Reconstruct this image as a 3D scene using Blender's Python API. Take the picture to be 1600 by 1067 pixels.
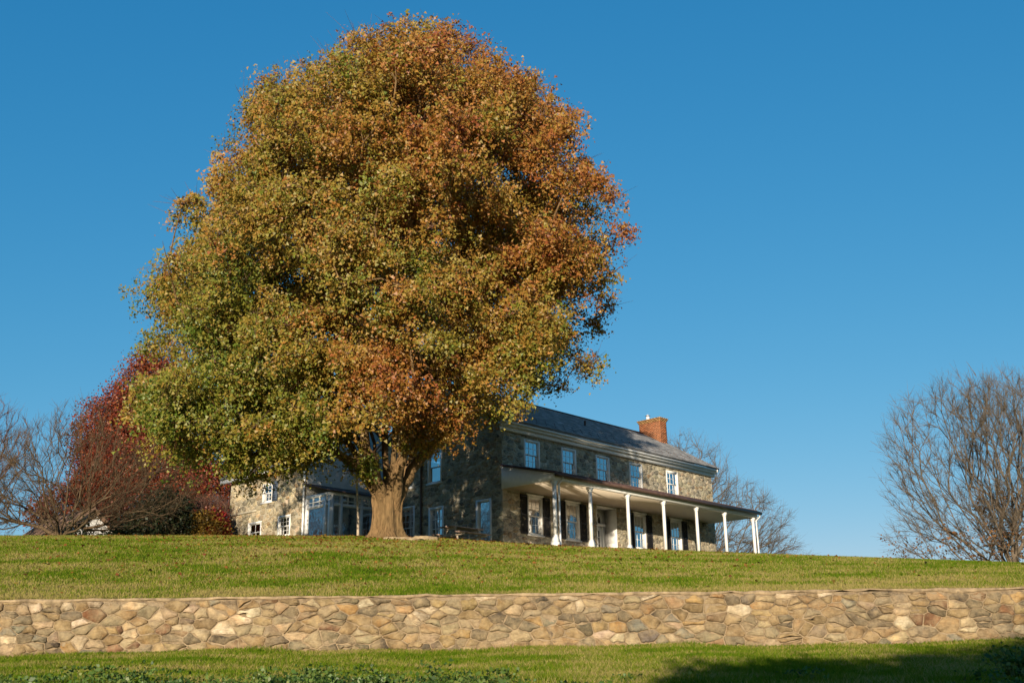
import bpy, math, random
import numpy as np
from mathutils import Vector, Matrix

R = math.radians
scene = bpy.context.scene
for o in list(bpy.data.objects):
    bpy.data.objects.remove(o)

# ------------------------------------------------------------------ camera, sky, sun, exposure
PITCH, ROLL = R(17.7), R(1.03)
cam_data = bpy.data.cameras.new('camera')
cam_data.sensor_width = 36.0
cam_data.lens = 36.0 * 1703.0 / 1600.0
cam_data.clip_start, cam_data.clip_end = 0.1, 8000
cam = bpy.data.objects.new('camera', cam_data)
scene.collection.objects.link(cam)
F0 = Vector((0, math.cos(PITCH), math.sin(PITCH)))
X0 = Vector((1, 0, 0))
U0 = Vector((0, -math.sin(PITCH), math.cos(PITCH)))
XR = X0 * math.cos(ROLL) - U0 * math.sin(ROLL)
UR = U0 * math.cos(ROLL) + X0 * math.sin(ROLL)
cam.matrix_world = Matrix(((XR.x, UR.x, -F0.x, 0), (XR.y, UR.y, -F0.y, 0), (XR.z, UR.z, -F0.z, 0), (0, 0, 0, 1)))
scene.camera = cam

SUN_EL, SUN_AZ = R(10.5), R(8.5)          # light travels towards +Y and a little to +X
world = bpy.data.worlds.new('World')
scene.world = world
world.use_nodes = True
wn = world.node_tree
bg = wn.nodes['Background']
sky = wn.nodes.new('ShaderNodeTexSky')
sky.sky_type = 'NISHITA'
sky.sun_disc = False
sky.sun_elevation = SUN_EL
sky.sun_rotation = math.pi + SUN_AZ
sky.altitude = 300
sky.air_density = 1.0
sky.dust_density = 0.3
sky.ozone_density = 2.5
# tone curve of the camera on the sky's three channels, the same in every direction
sp = wn.nodes.new('ShaderNodeSeparateColor')
cb = wn.nodes.new('ShaderNodeCombineColor')
wn.links.new(sky.outputs[0], sp.inputs[0])
chan = []
for ch, (gam, kk) in enumerate(((1.60, 0.275), (0.726, 1.01), (0.497, 1.80))):
    pw = wn.nodes.new('ShaderNodeMath'); pw.operation = 'POWER'; pw.inputs[1].default_value = gam
    ml = wn.nodes.new('ShaderNodeMath'); ml.operation = 'MULTIPLY'; ml.inputs[1].default_value = kk
    wn.links.new(sp.outputs[ch], pw.inputs[0]); wn.links.new(pw.outputs[0], ml.inputs[0])
    chan.append(ml.outputs[0])
mn = wn.nodes.new('ShaderNodeMath'); mn.operation = 'MINIMUM'
wn.links.new(chan[0], mn.inputs[0]); wn.links.new(chan[1], mn.inputs[1])
for src, ch in ((mn.outputs[0], 0), (chan[1], 1), (chan[2], 2)):
    wn.links.new(src, cb.inputs[ch])
wn.links.new(cb.outputs[0], bg.inputs[0])
bg.inputs[1].default_value = 0.10

sun_data = bpy.data.lights.new('sun', 'SUN')
sun_data.energy = 5.0
sun_data.angle = R(0.53)
sun_data.color = (1.0, 0.86, 0.67)
sun = bpy.data.objects.new('sun', sun_data)
scene.collection.objects.link(sun)
ldir = Vector((math.sin(SUN_AZ) * math.cos(SUN_EL), math.cos(SUN_AZ) * math.cos(SUN_EL), -math.sin(SUN_EL)))
sun.rotation_euler = ldir.to_track_quat('-Z', 'Y').to_euler()
sun.location = (-30, -60, 60)

vs = scene.view_settings
vs.view_transform = 'Standard'
vs.look = 'None'
vs.exposure = 0.75
vs.gamma = 1.0

# ------------------------------------------------------------------ helpers
COL = scene.collection


def link(o, parent=None):
    COL.objects.link(o)
    if parent is not None:
        o.parent = parent
    return o


def tag(o, label=None, cat=None, group=None, kind=None):
    if label: o['label'] = label
    if cat: o['category'] = cat
    if group: o['group'] = group
    if kind: o['kind'] = kind
    return o


def empty(name, loc=(0, 0, 0), rz=0.0):
    o = bpy.data.objects.new(name, None)
    o.empty_display_size = 0.3
    o.location = loc
    o.rotation_euler = (0, 0, rz)
    return link(o)


def mesh_np(name, V, loops, sizes, mat=None, parent=None, col=None, smooth=False, rnd=None):
    """fast mesh from numpy: V (n,3), flat loop index array, face sizes"""
    me = bpy.data.meshes.new(name)
    V = np.asarray(V, dtype=np.float32)
    loops = np.asarray(loops, dtype=np.int32).ravel()
    sizes = np.asarray(sizes, dtype=np.int32)
    me.vertices.add(len(V))
    me.vertices.foreach_set('co', V.ravel())
    me.loops.add(len(loops))
    me.loops.foreach_set('vertex_index', loops)
    me.polygons.add(len(sizes))
    starts = np.concatenate(([0], np.cumsum(sizes)[:-1])).astype(np.int32)
    me.polygons.foreach_set('loop_start', starts)
    me.polygons.foreach_set('loop_total', sizes)
    if smooth:
        me.polygons.foreach_set('use_smooth', np.ones(len(sizes), dtype=bool))
    me.update(calc_edges=True)
    if col is not None:
        c = np.ones((len(V), 4), dtype=np.float32)
        c[:, :3] = col
        at = me.attributes.new('Col', 'FLOAT_COLOR', 'POINT')
        at.data.foreach_set('color', c.ravel())
    if rnd is not None:
        at = me.attributes.new('rnd', 'FLOAT', 'POINT')
        at.data.foreach_set('value', np.asarray(rnd, dtype=np.float32))
    if mat is not None:
        me.materials.append(mat)
    o = bpy.data.objects.new(name, me)
    return link(o, parent)


class MB:
    """collects simple solids, built as one mesh"""
    def __init__(self):
        self.v, self.f, self.c = [], [], []

    def add(self, verts, faces, col=None):
        n = len(self.v)
        self.v += [tuple(p) for p in verts]
        self.f += [tuple(i + n for i in f) for f in faces]
        self.c += [col or (0.5, 0.5, 0.5)] * len(verts)

    def box(self, x0, x1, y0, y1, z0, z1, col=None):
        self.add([(x0, y0, z0), (x1, y0, z0), (x1, y1, z0), (x0, y1, z0), (x0, y0, z1), (x1, y0, z1), (x1, y1, z1), (x0, y1, z1)],
                 [(0, 3, 2, 1), (4, 5, 6, 7), (0, 1, 5, 4), (1, 2, 6, 5), (2, 3, 7, 6), (3, 0, 4, 7)], col)

    def frustum(self, x, y, z0, z1, a, b, col=None):
        self.add([(x - a, y - a, z0), (x + a, y - a, z0), (x + a, y + a, z0), (x - a, y + a, z0),
                  (x - b, y - b, z1), (x + b, y - b, z1), (x + b, y + b, z1), (x - b, y + b, z1)],
                 [(0, 3, 2, 1), (4, 5, 6, 7), (0, 1, 5, 4), (1, 2, 6, 5), (2, 3, 7, 6), (3, 0, 4, 7)], col)

    def tube(self, pts, r, n=8, col=None):
        pts = [Vector(p) for p in pts]
        vs_, k = [], len(pts)
        for i, p in enumerate(pts):
            t = (pts[min(i + 1, k - 1)] - pts[max(i - 1, 0)]).normalized()
            ref = Vector((0, 0, 1)) if abs(t.z) < 0.9 else Vector((1, 0, 0))
            a = t.cross(ref).normalized(); b = t.cross(a)
            rr = r[i] if isinstance(r, (list, tuple)) else r
            for j in range(n):
                th = 2 * math.pi * j / n
                vs_.append(p + (a * math.cos(th) + b * math.sin(th)) * rr)
        fs = []
        for i in range(k - 1):
            for j in range(n):
                j2 = (j + 1) % n
                fs.append((i * n + j, i * n + j2, (i + 1) * n + j2, (i + 1) * n + j))
        fs.append(tuple(range(n))); fs.append(tuple((k - 1) * n + j for j in range(n))[::-1])
        self.add(vs_, fs, col)

    def build(self, name, mat, parent=None, smooth=False):
        loops = [i for f in self.f for i in f]
        return mesh_np(name, self.v, loops, [len(f) for f in self.f], mat, parent, np.array(self.c), smooth)


def copy_tree(o, parent=None):
    c = o.copy()
    COL.objects.link(c)
    c.parent = parent
    for ch in list(o.children):
        copy_tree(ch, c)
    return c


# ------------------------------------------------------------------ materials
def mat_new(name):
    m = bpy.data.materials.new(name)
    m.use_nodes = True
    nt = m.node_tree
    b = nt.nodes['Principled BSDF']
    return m, nt, b


def N(nt, typ, **kw):
    n = nt.nodes.new(typ)
    for k, v in kw.items():
        if k.startswith('i_'):
            key = k[2:]
            key = int(key) if key.isdigit() else key.replace('_', ' ')
            n.inputs[key].default_value = v
        else:
            setattr(n, k, v)
    return n


def ramp(nt, fac, stops):
    r = nt.nodes.new('ShaderNodeValToRGB')
    el = r.color_ramp.elements
    while len(el) < len(stops):
        el.new(0.5)
    for e, (p, c) in zip(el, stops):
        e.position = p
        e.color = (*c, 1) if len(c) == 3 else c
    nt.links.new(fac, r.inputs[0])
    return r.outputs[0]


def noise(nt, vec, scale, detail=4, rough=0.55):
    n = N(nt, 'ShaderNodeTexNoise')
    n.inputs['Scale'].default_value = scale
    n.inputs['Detail'].default_value = detail
    n.inputs['Roughness'].default_value = rough
    nt.links.new(vec, n.inputs['Vector'])
    return n.outputs[0]


def mul(nt, a, b, fac=1.0, mode='MULTIPLY'):
    m = N(nt, 'ShaderNodeMix', data_type='RGBA', blend_type=mode)
    m.inputs[0].default_value = fac
    for s, i in ((a, 6), (b, 7)):
        if hasattr(s, 'is_output'):
            nt.links.new(s, m.inputs[i])
        else:
            m.inputs[i].default_value = (*s, 1)
    return m.outputs[2]


def mixf(nt, f, a, b):
    m = N(nt, 'ShaderNodeMix', data_type='RGBA')
    nt.links.new(f, m.inputs[0])
    for s, i in ((a, 6), (b, 7)):
        if hasattr(s, 'is_output'):
            nt.links.new(s, m.inputs[i])
        else:
            m.inputs[i].default_value = (*s, 1)
    return m.outputs[2]


def bump(nt, b, h, strength=0.5, dist=0.02):
    n = N(nt, 'ShaderNodeBump')
    n.inputs['Strength'].default_value = strength
    n.inputs['Distance'].default_value = dist
    nt.links.new(h, n.inputs['Height'])
    nt.links.new(n.outputs[0], b.inputs['Normal'])


def pos(nt):
    return N(nt, 'ShaderNodeNewGeometry').outputs['Position']


def mapped(nt, vec, scale):
    m = N(nt, 'ShaderNodeMapping')
    m.inputs['Scale'].default_value = scale
    nt.links.new(vec, m.inputs['Vector'])
    return m.outputs[0]


def attr(nt, name, out=0):
    a = N(nt, 'ShaderNodeAttribute', attribute_name=name)
    return a.outputs[out]


def simple(name, col, rough=0.6, var=0.12, scale=6.0, bmp=0.0, spec=0.3):
    m, nt, b = mat_new(name)
    p = pos(nt)
    n1 = noise(nt, p, scale)
    lo = tuple(c * (1 - var) for c in col); hi = tuple(min(1, c * (1 + var)) for c in col)
    nt.links.new(ramp(nt, n1, [(0.3, lo), (0.7, hi)]), b.inputs['Base Color'])
    b.inputs['Roughness'].default_value = rough
    b.inputs['Specular IOR Level'].default_value = spec
    if bmp:
        bump(nt, b, noise(nt, p, scale * 5), bmp)
    return m


def stone_material(name, sc=1.0, wash=None):
    m, nt, b = mat_new(name)
    p = pos(nt)
    base = attr(nt, 'Col')
    blot = ramp(nt, noise(nt, p, 5 * sc, 5, 0.65), [(0.28, (0.42, 0.39, 0.36)), (0.5, (0.95, 0.94, 0.92)), (0.75, (1.45, 1.4, 1.3))])
    c = mul(nt, base, blot, 0.9)
    vein = ramp(nt, noise(nt, mapped(nt, p, (3 * sc, 3 * sc, 14 * sc)), 2.2, 4, 0.6), [(0.35, (0.72, 0.66, 0.6)), (0.6, (1.08, 1.06, 1.03))])
    c = mul(nt, c, vein, 0.7)
    rust = noise(nt, p, 1.7 * sc, 3)
    rf = ramp(nt, rust, [(0.55, (0, 0, 0)), (0.72, (0.55, 0.55, 0.55))])
    c2 = mul(nt, c, (1.15, 0.82, 0.55))
    c = mixf(nt, rf, c, c2)
    if wash:
        wf = ramp(nt, noise(nt, p, 2.6 * sc, 6, 0.72), [(0.38, (0, 0, 0)), (0.62, (0.75, 0.75, 0.75))])
        c = mixf(nt, wf, c, mul(nt, wash, blot, 0.8))
    nt.links.new(c, b.inputs['Base Color'])
    b.inputs['Roughness'].default_value = 0.85
    b.inputs['Specular IOR Level'].default_value = 0.2
    bump(nt, b, noise(nt, p, 13 * sc, 8, 0.75), 1.0, 0.05)
    return m


def leaf_material(name, trans=0.35):
    m, nt, b = mat_new(name)
    c = attr(nt, 'Col')
    out = nt.nodes['Material Output']
    d = N(nt, 'ShaderNodeBsdfDiffuse')
    t = N(nt, 'ShaderNodeBsdfTranslucent')
    nt.links.new(c, d.inputs[0])
    nt.links.new(mul(nt, c, (1.15, 1.05, 0.6)), t.inputs[0])
    mx = N(nt, 'ShaderNodeMixShader'); mx.inputs[0].default_value = trans
    nt.links.new(d.outputs[0], mx.inputs[1]); nt.links.new(t.outputs[0], mx.inputs[2])
    g = N(nt, 'ShaderNodeBsdfGlossy'); g.inputs['Roughness'].default_value = 0.5
    g.inputs[0].default_value = (0.9, 0.9, 0.9, 1)
    m2 = N(nt, 'ShaderNodeMixShader'); m2.inputs[0].default_value = 0.025
    nt.links.new(mx.outputs[0], m2.inputs[1]); nt.links.new(g.outputs[0], m2.inputs[2])
    nt.links.new(m2.outputs[0], out.inputs[0])
    return m


def bark_material(name, col, scale=1.0):
    m, nt, b = mat_new(name)
    p = pos(nt)
    st = noise(nt, mapped(nt, p, (9 * scale, 9 * scale, 1.6 * scale)), 1.6, 6, 0.65)
    bl = noise(nt, p, 1.1 * scale, 3)
    c = ramp(nt, st, [(0.3, tuple(x * 0.45 for x in col)), (0.55, col), (0.8, tuple(x * 1.3 for x in col))])
    c = mul(nt, c, ramp(nt, bl, [(0.3, (0.75, 0.8, 0.72)), (0.7, (1.15, 1.08, 1.0))]), 0.8)
    nt.links.new(c, b.inputs['Base Color'])
    b.inputs['Roughness'].default_value = 0.9
    b.inputs['Specular IOR Level'].default_value = 0.1
    bump(nt, b, st, 1.0, 0.12)
    return m


def grass_color(nt, extra=None):
    p = pos(nt)
    sx = N(nt, 'ShaderNodeSeparateXYZ'); nt.links.new(p, sx.inputs[0])
    cmb = N(nt, 'ShaderNodeCombineXYZ')
    nt.links.new(sx.outputs[0], cmb.inputs[0]); nt.links.new(sx.outputs[1], cmb.inputs[1])
    q = cmb.outputs[0]
    n1 = noise(nt, mapped(nt, q, (0.32, 0.75, 1)), 1.0, 5, 0.62)
    n2 = noise(nt, q, 2.6, 4, 0.65)
    n3 = noise(nt, mapped(nt, q, (0.1, 0.2, 1)), 1.0, 2, 0.5)
    a = N(nt, 'ShaderNodeMath', operation='MULTIPLY_ADD'); nt.links.new(n2, a.inputs[0]); a.inputs[1].default_value = 0.45
    nt.links.new(n1, a.inputs[2])
    a2 = N(nt, 'ShaderNodeMath', operation='MULTIPLY_ADD'); nt.links.new(n3, a2.inputs[0]); a2.inputs[1].default_value = 0.35
    nt.links.new(a.outputs[0], a2.inputs[2])
    # mown verge along the wall is drier
    dy = N(nt, 'ShaderNodeMapRange', i_1=25.3, i_2=27.4, i_3=0.12, i_4=0.0)
    nt.links.new(sx.outputs[1], dy.inputs[0])
    lo = N(nt, 'ShaderNodeMath', operation='GREATER_THAN', i_1=25.2); nt.links.new(sx.outputs[1], lo.inputs[0])
    dm = N(nt, 'ShaderNodeMath', operation='MULTIPLY'); nt.links.new(dy.outputs[0], dm.inputs[0]); nt.links.new(lo.outputs[0], dm.inputs[1])
    a3 = N(nt, 'ShaderNodeMath', operation='ADD'); nt.links.new(a2.outputs[0], a3.inputs[0]); nt.links.new(dm.outputs[0], a3.inputs[1])
    fac = a3.outputs[0]
    if extra is not None:
        e = N(nt, 'ShaderNodeMath', operation='MULTIPLY_ADD'); nt.links.new(extra, e.inputs[0]); e.inputs[1].default_value = 0.34
        nt.links.new(fac, e.inputs[2]); fac2 = N(nt, 'ShaderNodeMath', operation='SUBTRACT', i_1=0.17)
        nt.links.new(e.outputs[0], fac2.inputs[0]); fac = fac2.outputs[0]
    return ramp(nt, fac, [(0.64, (0.060, 0.125, 0.006)), (0.82, (0.115, 0.180, 0.010)), (0.94, (0.205, 0.215, 0.026)), (1.0, (0.33, 0.27, 0.095))])


def make_grass_mat(name, blades):
    m, nt, b = mat_new(name)
    c = grass_color(nt, attr(nt, 'rnd', 2) if blades else None)
    if blades:
        out = nt.nodes['Material Output']
        d = N(nt, 'ShaderNodeBsdfDiffuse'); t = N(nt, 'ShaderNodeBsdfTranslucent')
        nt.links.new(c, d.inputs[0]); nt.links.new(c, t.inputs[0])
        mx = N(nt, 'ShaderNodeMixShader'); mx.inputs[0].default_value = 0.35
        nt.links.new(d.outputs[0], mx.inputs[1]); nt.links.new(t.outputs[0], mx.inputs[2])
        nt.links.new(mx.outputs[0], out.inputs[0])
    else:
        nt.links.new(mul(nt, c, (0.75, 0.72, 0.7)), b.inputs['Base Color'])
        b.inputs['Roughness'].default_value = 0.95
        b.inputs['Specular IOR Level'].default_value = 0.05
        bump(nt, b, noise(nt, pos(nt), 14, 5, 0.7), 0.8, 0.06)
    return m


def glass_material(name, tint):
    m, nt, b = mat_new(name)
    out = nt.nodes['Material Output']
    tr = N(nt, 'ShaderNodeBsdfTransparent'); tr.inputs[0].default_value = (*tint, 1)
    gl = N(nt, 'ShaderNodeBsdfGlossy'); gl.inputs['Roughness'].default_value = 0.02
    gl.inputs[0].default_value = (1, 1, 1, 1)
    fr = N(nt, 'ShaderNodeFresnel', i_IOR=2.9)
    nz = noise(nt, mapped(nt, pos(nt), (1, 1, 1)), 2.3, 2)
    bp = N(nt, 'ShaderNodeBump', i_Strength=0.06, i_Distance=0.1)
    nt.links.new(nz, bp.inputs['Height']); nt.links.new(bp.outputs[0], gl.inputs['Normal'])
    mx = N(nt, 'ShaderNodeMixShader')
    fa = N(nt, 'ShaderNodeMath', operation='ADD', i_1=0.28); nt.links.new(fr.outputs[0], fa.inputs[0])
    nt.links.new(fa.outputs[0], mx.inputs[0]); nt.links.new(tr.outputs[0], mx.inputs[1]); nt.links.new(gl.outputs[0], mx.inputs[2])
    nt.links.new(mx.outputs[0], out.inputs[0])
    return m


def slate_material():
    m, nt, b = mat_new('slate')
    p = pos(nt)
    c = mul(nt, attr(nt, 'Col'), ramp(nt, noise(nt, p, 2.2, 5, 0.7), [(0.3, (0.75, 0.76, 0.8)), (0.7, (1.25, 1.2, 1.12))]), 0.9)
    nt.links.new(c, b.inputs['Base Color'])
    b.inputs['Roughness'].default_value = 0.7
    b.inputs['Specular IOR Level'].default_value = 0.25
    bump(nt, b, noise(nt, p, 20, 4), 0.35, 0.02)
    return m


def joint_material():
    m, nt, b = mat_new('tan_joint_mortar')
    p = pos(nt)
    c = ramp(nt, noise(nt, p, 3.5, 6, 0.7), [(0.30, (0.05, 0.037, 0.025)), (0.40, (0.15, 0.108, 0.063)), (0.50, (0.25, 0.182, 0.104)), (0.75, (0.33, 0.25, 0.155))])
    nt.links.new(c, b.inputs['Base Color'])
    b.inputs['Roughness'].default_value = 0.95
    bump(nt, b, noise(nt, p, 18, 6, 0.7), 1.0, 0.04)
    return m


M = dict(
    cap=simple('cap_mortar', (0.235, 0.172, 0.10), 0.95, 0.5, 5.0, 0.9),
    wall_stone=stone_material('rubble_stone', 1.0, (0.31, 0.235, 0.135)),
    house_stone=stone_material('house_stone', 1.6, (0.31, 0.275, 0.20)),
    mortar=joint_material(),
    house_mortar=simple('house_mortar', (0.33, 0.295, 0.22), 0.95, 0.25, 3.0, 0.6),
    white=simple('white_paint', (0.66, 0.65, 0.62), 0.55, 0.07, 5.0),
    stucco=simple('pale_stucco', (0.60, 0.58, 0.53), 0.9, 0.12, 3.0, 0.4),
    ceiling=simple('ceiling_paint', (0.60, 0.52, 0.41), 0.7, 0.05, 3.0),
    slate=slate_material(),
    red_metal=simple('dark_red_metal', (0.062, 0.034, 0.030), 0.5, 0.25, 3.0),
    gutter=simple('brown_gutter', (0.085, 0.052, 0.040), 0.45, 0.3, 3.0),
    shutter=simple('black_shutter', (0.018, 0.018, 0.020), 0.5, 0.3, 8.0),
    blue_shutter=simple('slate_blue_shutter', (0.055, 0.075, 0.11), 0.6, 0.3, 8.0),
    glass=glass_material('window_glass', (0.55, 0.6, 0.66)),
    curtain=simple('curtain', (0.55, 0.55, 0.56), 0.9, 0.2, 14.0),
    dark=simple('dark_interior', (0.03, 0.028, 0.026), 0.9, 0.3, 2.0),
    brick=stone_material('chimney_brick', 2.0),
    brick_mortar=simple('brick_mortar', (0.36, 0.24, 0.16), 0.95, 0.2, 8.0),
    bark=bark_material('maple_bark', (0.225, 0.143, 0.072)),
    twig=bark_material('twig_bark', (0.15, 0.105, 0.066), 1.5),
    twig_grey=bark_material('grey_twig_bark', (0.185, 0.145, 0.11), 1.5),
    twig_red=bark_material('red_twig_bark', (0.20, 0.115, 0.09), 1.5),
    leaf=leaf_material('autumn_leaf'),
    grass=make_grass_mat('grass_blade', True),
    ground=make_grass_mat('lawn_soil', False),
    wood=simple('weathered_red_wood', (0.42, 0.29, 0.23), 0.75, 0.3, 9.0, 0.3),
    pale_wood=simple('pale_wood', (0.42, 0.34, 0.25), 0.8, 0.25, 9.0, 0.3),
    barn_roof=simple('brown_barn_roof', (0.155, 0.095, 0.06), 0.8, 0.35, 2.0, 0.5),
    tin=simple('bright_tin', (0.62, 0.62, 0.62), 0.35, 0.1, 9.0),
)

# ------------------------------------------------------------------ terrain
CX = np.array([-60, -19.8, -14.9, -9.9, -5.0, -2.6, -0.5, 1.45, 4.7, 9.1, 14.4, 19.2, 30, 60.])
CZ = np.array([5.6, 5.93, 5.84, 5.75, 5.64, 5.50, 5.31, 5.14, 4.93, 4.66, 4.35, 4.05, 3.5, 2.6])
GY = np.array([25.3, 27, 30, 33, 35, 37.5, 40, 42])
GG = np.array([0, 0.125, 0.355, 0.56, 0.68, 0.81, 0.925, 1.0])
HY = np.array([42, 44, 48, 55, 70, 90, 140, 300, 4000])
HZ = np.array([0, 0.08, 0.18, 0.25, 0.2, -0.6, -6, -14, -40])


def terrain(x, y):
    x = np.asarray(x, float); y = np.asarray(y, float)
    crest = np.interp(x, CX, CZ)
    w0 = 2.02 - 0.0053 * np.clip(x, -40, 40)
    up = np.where(y < 42, w0 + (crest - w0) * np.interp(y, GY, GG), crest + np.interp(y, HY, HZ))
    lo = 0.86 - 0.0053 * np.clip(x, -40, 40) - np.clip(25.0 - y, 0, 25) * 0.105 + 0.03 * np.sin(x * 0.7) + 0.02 * np.sin(x * 1.9 + 1)
    wob = 0.05 * np.sin(x * 0.31 + 0.5 * y) * np.sin(0.23 * y) * np.clip((y - 27) / 6, 0, 1)
    return np.where(y > 25.2, up + wob, lo)


def build_ground():
    xs = np.concatenate((-np.geomspace(60, 3000, 14)[::-1], np.linspace(-59, 59, 160), np.geomspace(60, 3000, 14)))
    ys = np.concatenate((-np.geomspace(10, 600, 8)[::-1], np.linspace(-9, 25.16, 40), [25.24], np.linspace(25.6, 60, 90), np.linspace(62, 140, 30), np.geomspace(150, 4000, 12)))
    X, Y = np.meshgrid(xs, ys)
    Z = terrain(X, Y)
    V = np.stack((X, Y, Z), -1).reshape(-1, 3)
    nx, ny = len(xs), len(ys)
    i = np.arange(nx * ny).reshape(ny, nx)
    q = np.stack((i[:-1, :-1], i[:-1, 1:], i[1:, 1:], i[1:, :-1]), -1).reshape(-1, 4)
    o = mesh_np('ground', V, q, np.full(len(q), 4), M['ground'], None, None, True)
    o['kind'] = 'structure'


build_ground()


# ------------------------------------------------------------------ rubble masonry
def clip_poly(poly, nx, ny, c):
    """keep the side nx*x+ny*y <= c"""
    out = []
    k = len(poly)
    for i in range(k):
        p, q = poly[i], poly[(i + 1) % k]
        dp = nx * p[0] + ny * p[1] - c
        dq = nx * q[0] + ny * q[1] - c
        if dp <= 0:
            out.append(p)
        if dp * dq < 0:
            t = dp / (dp - dq)
            out.append((p[0] + (q[0] - p[0]) * t, p[1] + (q[1] - p[1]) * t))
    return out


def rubble(x0, x1, z0, z1, w, h, rng, openings=(), tri=None, gap=0.018, jit=0.34, aniso=None, var=1.0):
    """irregular stones: an anisotropic Voronoi partition of jittered courses"""
    asp = aniso or w / h
    sites = []
    z = z0
    while z < z1:
        rh = h * rng.uniform(1 - 0.28 * var, 1 + 0.35 * var)
        x = x0 - rng.random() * w
        while x < x1 + w:
            rw = w * rng.uniform(0.5, 1.65)
            sx = x + rw * 0.5
            sz = z + rh * 0.5 + rng.normal() * rh * jit
            if rng.random() < (0.16 if var < 1.2 else 0.34):
                sites.append((sx, sz - rh * 0.33)); sites.append((sx + rng.normal() * rw * 0.1, sz + rh * 0.33))
            else:
                sites.append((sx, sz))
            x += rw
        z += rh
    S = np.array(sites)
    if var > 1.2:
        S = S[rng.random(len(S)) > 0.17]
    T = S / np.array([asp, 1.0])
    out = []
    for i in range(len(S)):
        sx, sz = S[i]
        if not (x0 < sx < x1 and z0 < sz < z1):
            continue
        if any(a < sx < b and c < sz < d for a, b, c, d in openings):
            continue
        d2 = ((T - T[i]) ** 2).sum(1)
        idx = np.argsort(d2)[1:22]
        poly = [(max(x0, sx - 2 * w), max(z0, sz - 2 * h)), (min(x1, sx + 2 * w), max(z0, sz - 2 * h)),
                (min(x1, sx + 2 * w), min(z1, sz + 2 * h)), (max(x0, sx - 2 * w), min(z1, sz + 2 * h))]
        for j in idx:
            nx = (T[j, 0] - T[i, 0]) / asp
            nz = T[j, 1] - T[i, 1]
            ln = math.hypot(nx, nz)
            if ln < 1e-6:
                continue
            c = nx * (S[i, 0] + S[j, 0]) / 2 + nz * (S[i, 1] + S[j, 1]) / 2
            poly = clip_poly(poly, nx / ln, nz / ln, c / ln - gap * (0.5 if var < 1.2 else rng.uniform(0.1, 1.1)))
            if len(poly) < 3:
                break
        if len(poly) < 3:
            continue
        for a, b, c, d in openings:
            xs = [p[0] for p in poly]; zs = [p[1] for p in poly]
            if max(xs) <= a or min(xs) >= b or max(zs) <= c or min(zs) >= d:
                continue
            m = [(a - sx, (1, 0, a)), (sx - b, (-1, 0, -b)), (c - sz, (0, 1, c)), (sz - d, (0, -1, -d))]
            m.sort(key=lambda t: -t[0])
            poly = clip_poly(poly, *m[0][1])
        for hp in (tri or ()):
            if len(poly) >= 3:
                poly = clip_poly(poly, *hp)
        if len(poly) < 3:
            continue
        ar = 0.5 * abs(sum(poly[k][0] * poly[(k + 1) % len(poly)][1] - poly[(k + 1) % len(poly)][0] * poly[k][1] for k in range(len(poly))))
        if ar < 0.12 * w * h:
            continue
        out.append((ar, poly))
    return out


def stone_geo(poly, rng, proud, back=0.05, rough=0.012, cut=0.24):
    """rounded, uneven stone; local frame x, z in the wall plane, outward is -y"""
    pts = []
    k = len(poly)
    for i in range(k):
        p, q = np.array(poly[i]), np.array(poly[(i + 1) % k])
        c1 = cut * rng.uniform(0.6, 1.3)
        e = q - p
        pts.append(p + e * c1)
        if cut < 0.1 and np.hypot(*e) > 0.09:
            nrm_ = np.array((e[1], -e[0]))
            for tt in ((0.5,) if np.hypot(*e) < 0.25 else (0.35, 0.66)):
                pts.append(p + e * (tt + rng.normal() * 0.05) - nrm_ * abs(rng.normal()) * 0.05 + nrm_ * 0.012)
        pts.append(q - e * c1)
    pts = np.array(pts)
    c = pts.mean(0)
    n = len(pts)
    d = proud * rng.uniform(0.35, 1.75)
    tilt = rng.normal(size=2) * 0.06
    ring0 = pts
    ring1 = c + (pts - c) * 0.97
    ring2 = c + (pts - c) * (0.87 + rng.normal(size=(n, 1)) * 0.04)
    V = np.zeros((3 * n + 1, 3))
    for r, (rg, dep) in enumerate(((ring0, np.full(n, -back)), (ring1, np.full(n, d * 0.45)), (ring2, d + rng.normal(size=n) * rough))):
        V[r * n:(r + 1) * n, 0] = rg[:, 0]
        V[r * n:(r + 1) * n, 2] = rg[:, 1]
        tl = (rg - c) @ tilt if r == 2 else 0
        V[r * n:(r + 1) * n, 1] = -(dep + tl)
    V[3 * n] = (c[0] + rng.normal() * 0.02, -(d + rng.normal() * rough * 1.2 + 0.005), c[1])
    F = []
    for r in range(2):
        for i in range(n):
            j = (i + 1) % n
            F.append((r * n + i, r * n + j, (r + 1) * n + j, (r + 1) * n + i))
    for i in range(n):
        F.append((2 * n + i, 2 * n + (i + 1) % n, 3 * n))
    return V, F


def lay_stones(cells, n_single, parent, mat, palette, rng, proud, name='stone', zoff=None, rough=0.012, cut=0.2):
    """the n_single largest stones become objects of their own, the rest one joined part"""
    cells = sorted(cells, key=lambda t: -t[0])
    cols, wts = np.array([p[1] for p in palette]), np.array([p[0] for p in palette])
    wts = wts / wts.sum()
    allV, allF, allC, nv = [], [], [], 0
    for i, (ar, poly) in enumerate(cells):
        if zoff:
            poly = [(a, b + zoff(a)) for a, b in poly]
        V, Fc = stone_geo(poly, rng, proud, rough=rough, cut=cut)
        c = cols[rng.choice(len(cols), p=wts)] * rng.uniform(0.8, 1.2) * (1 + rng.normal(size=3) * 0.03)
        if i < n_single:
            mesh_np(name, V, [k for f in Fc for k in f], [len(f) for f in Fc], mat, parent, np.tile(c, (len(V), 1)))
        else:
            allV.append(V); allC.append(np.tile(c, (len(V), 1)))
            allF += [tuple(k + nv for k in f) for f in Fc]; nv += len(V)
    if allV:
        o = mesh_np(name + 's', np.vstack(allV), [k for f in allF for k in f], [len(f) for f in allF], mat, parent, np.vstack(allC))
        o['kind'] = 'stuff'


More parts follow.
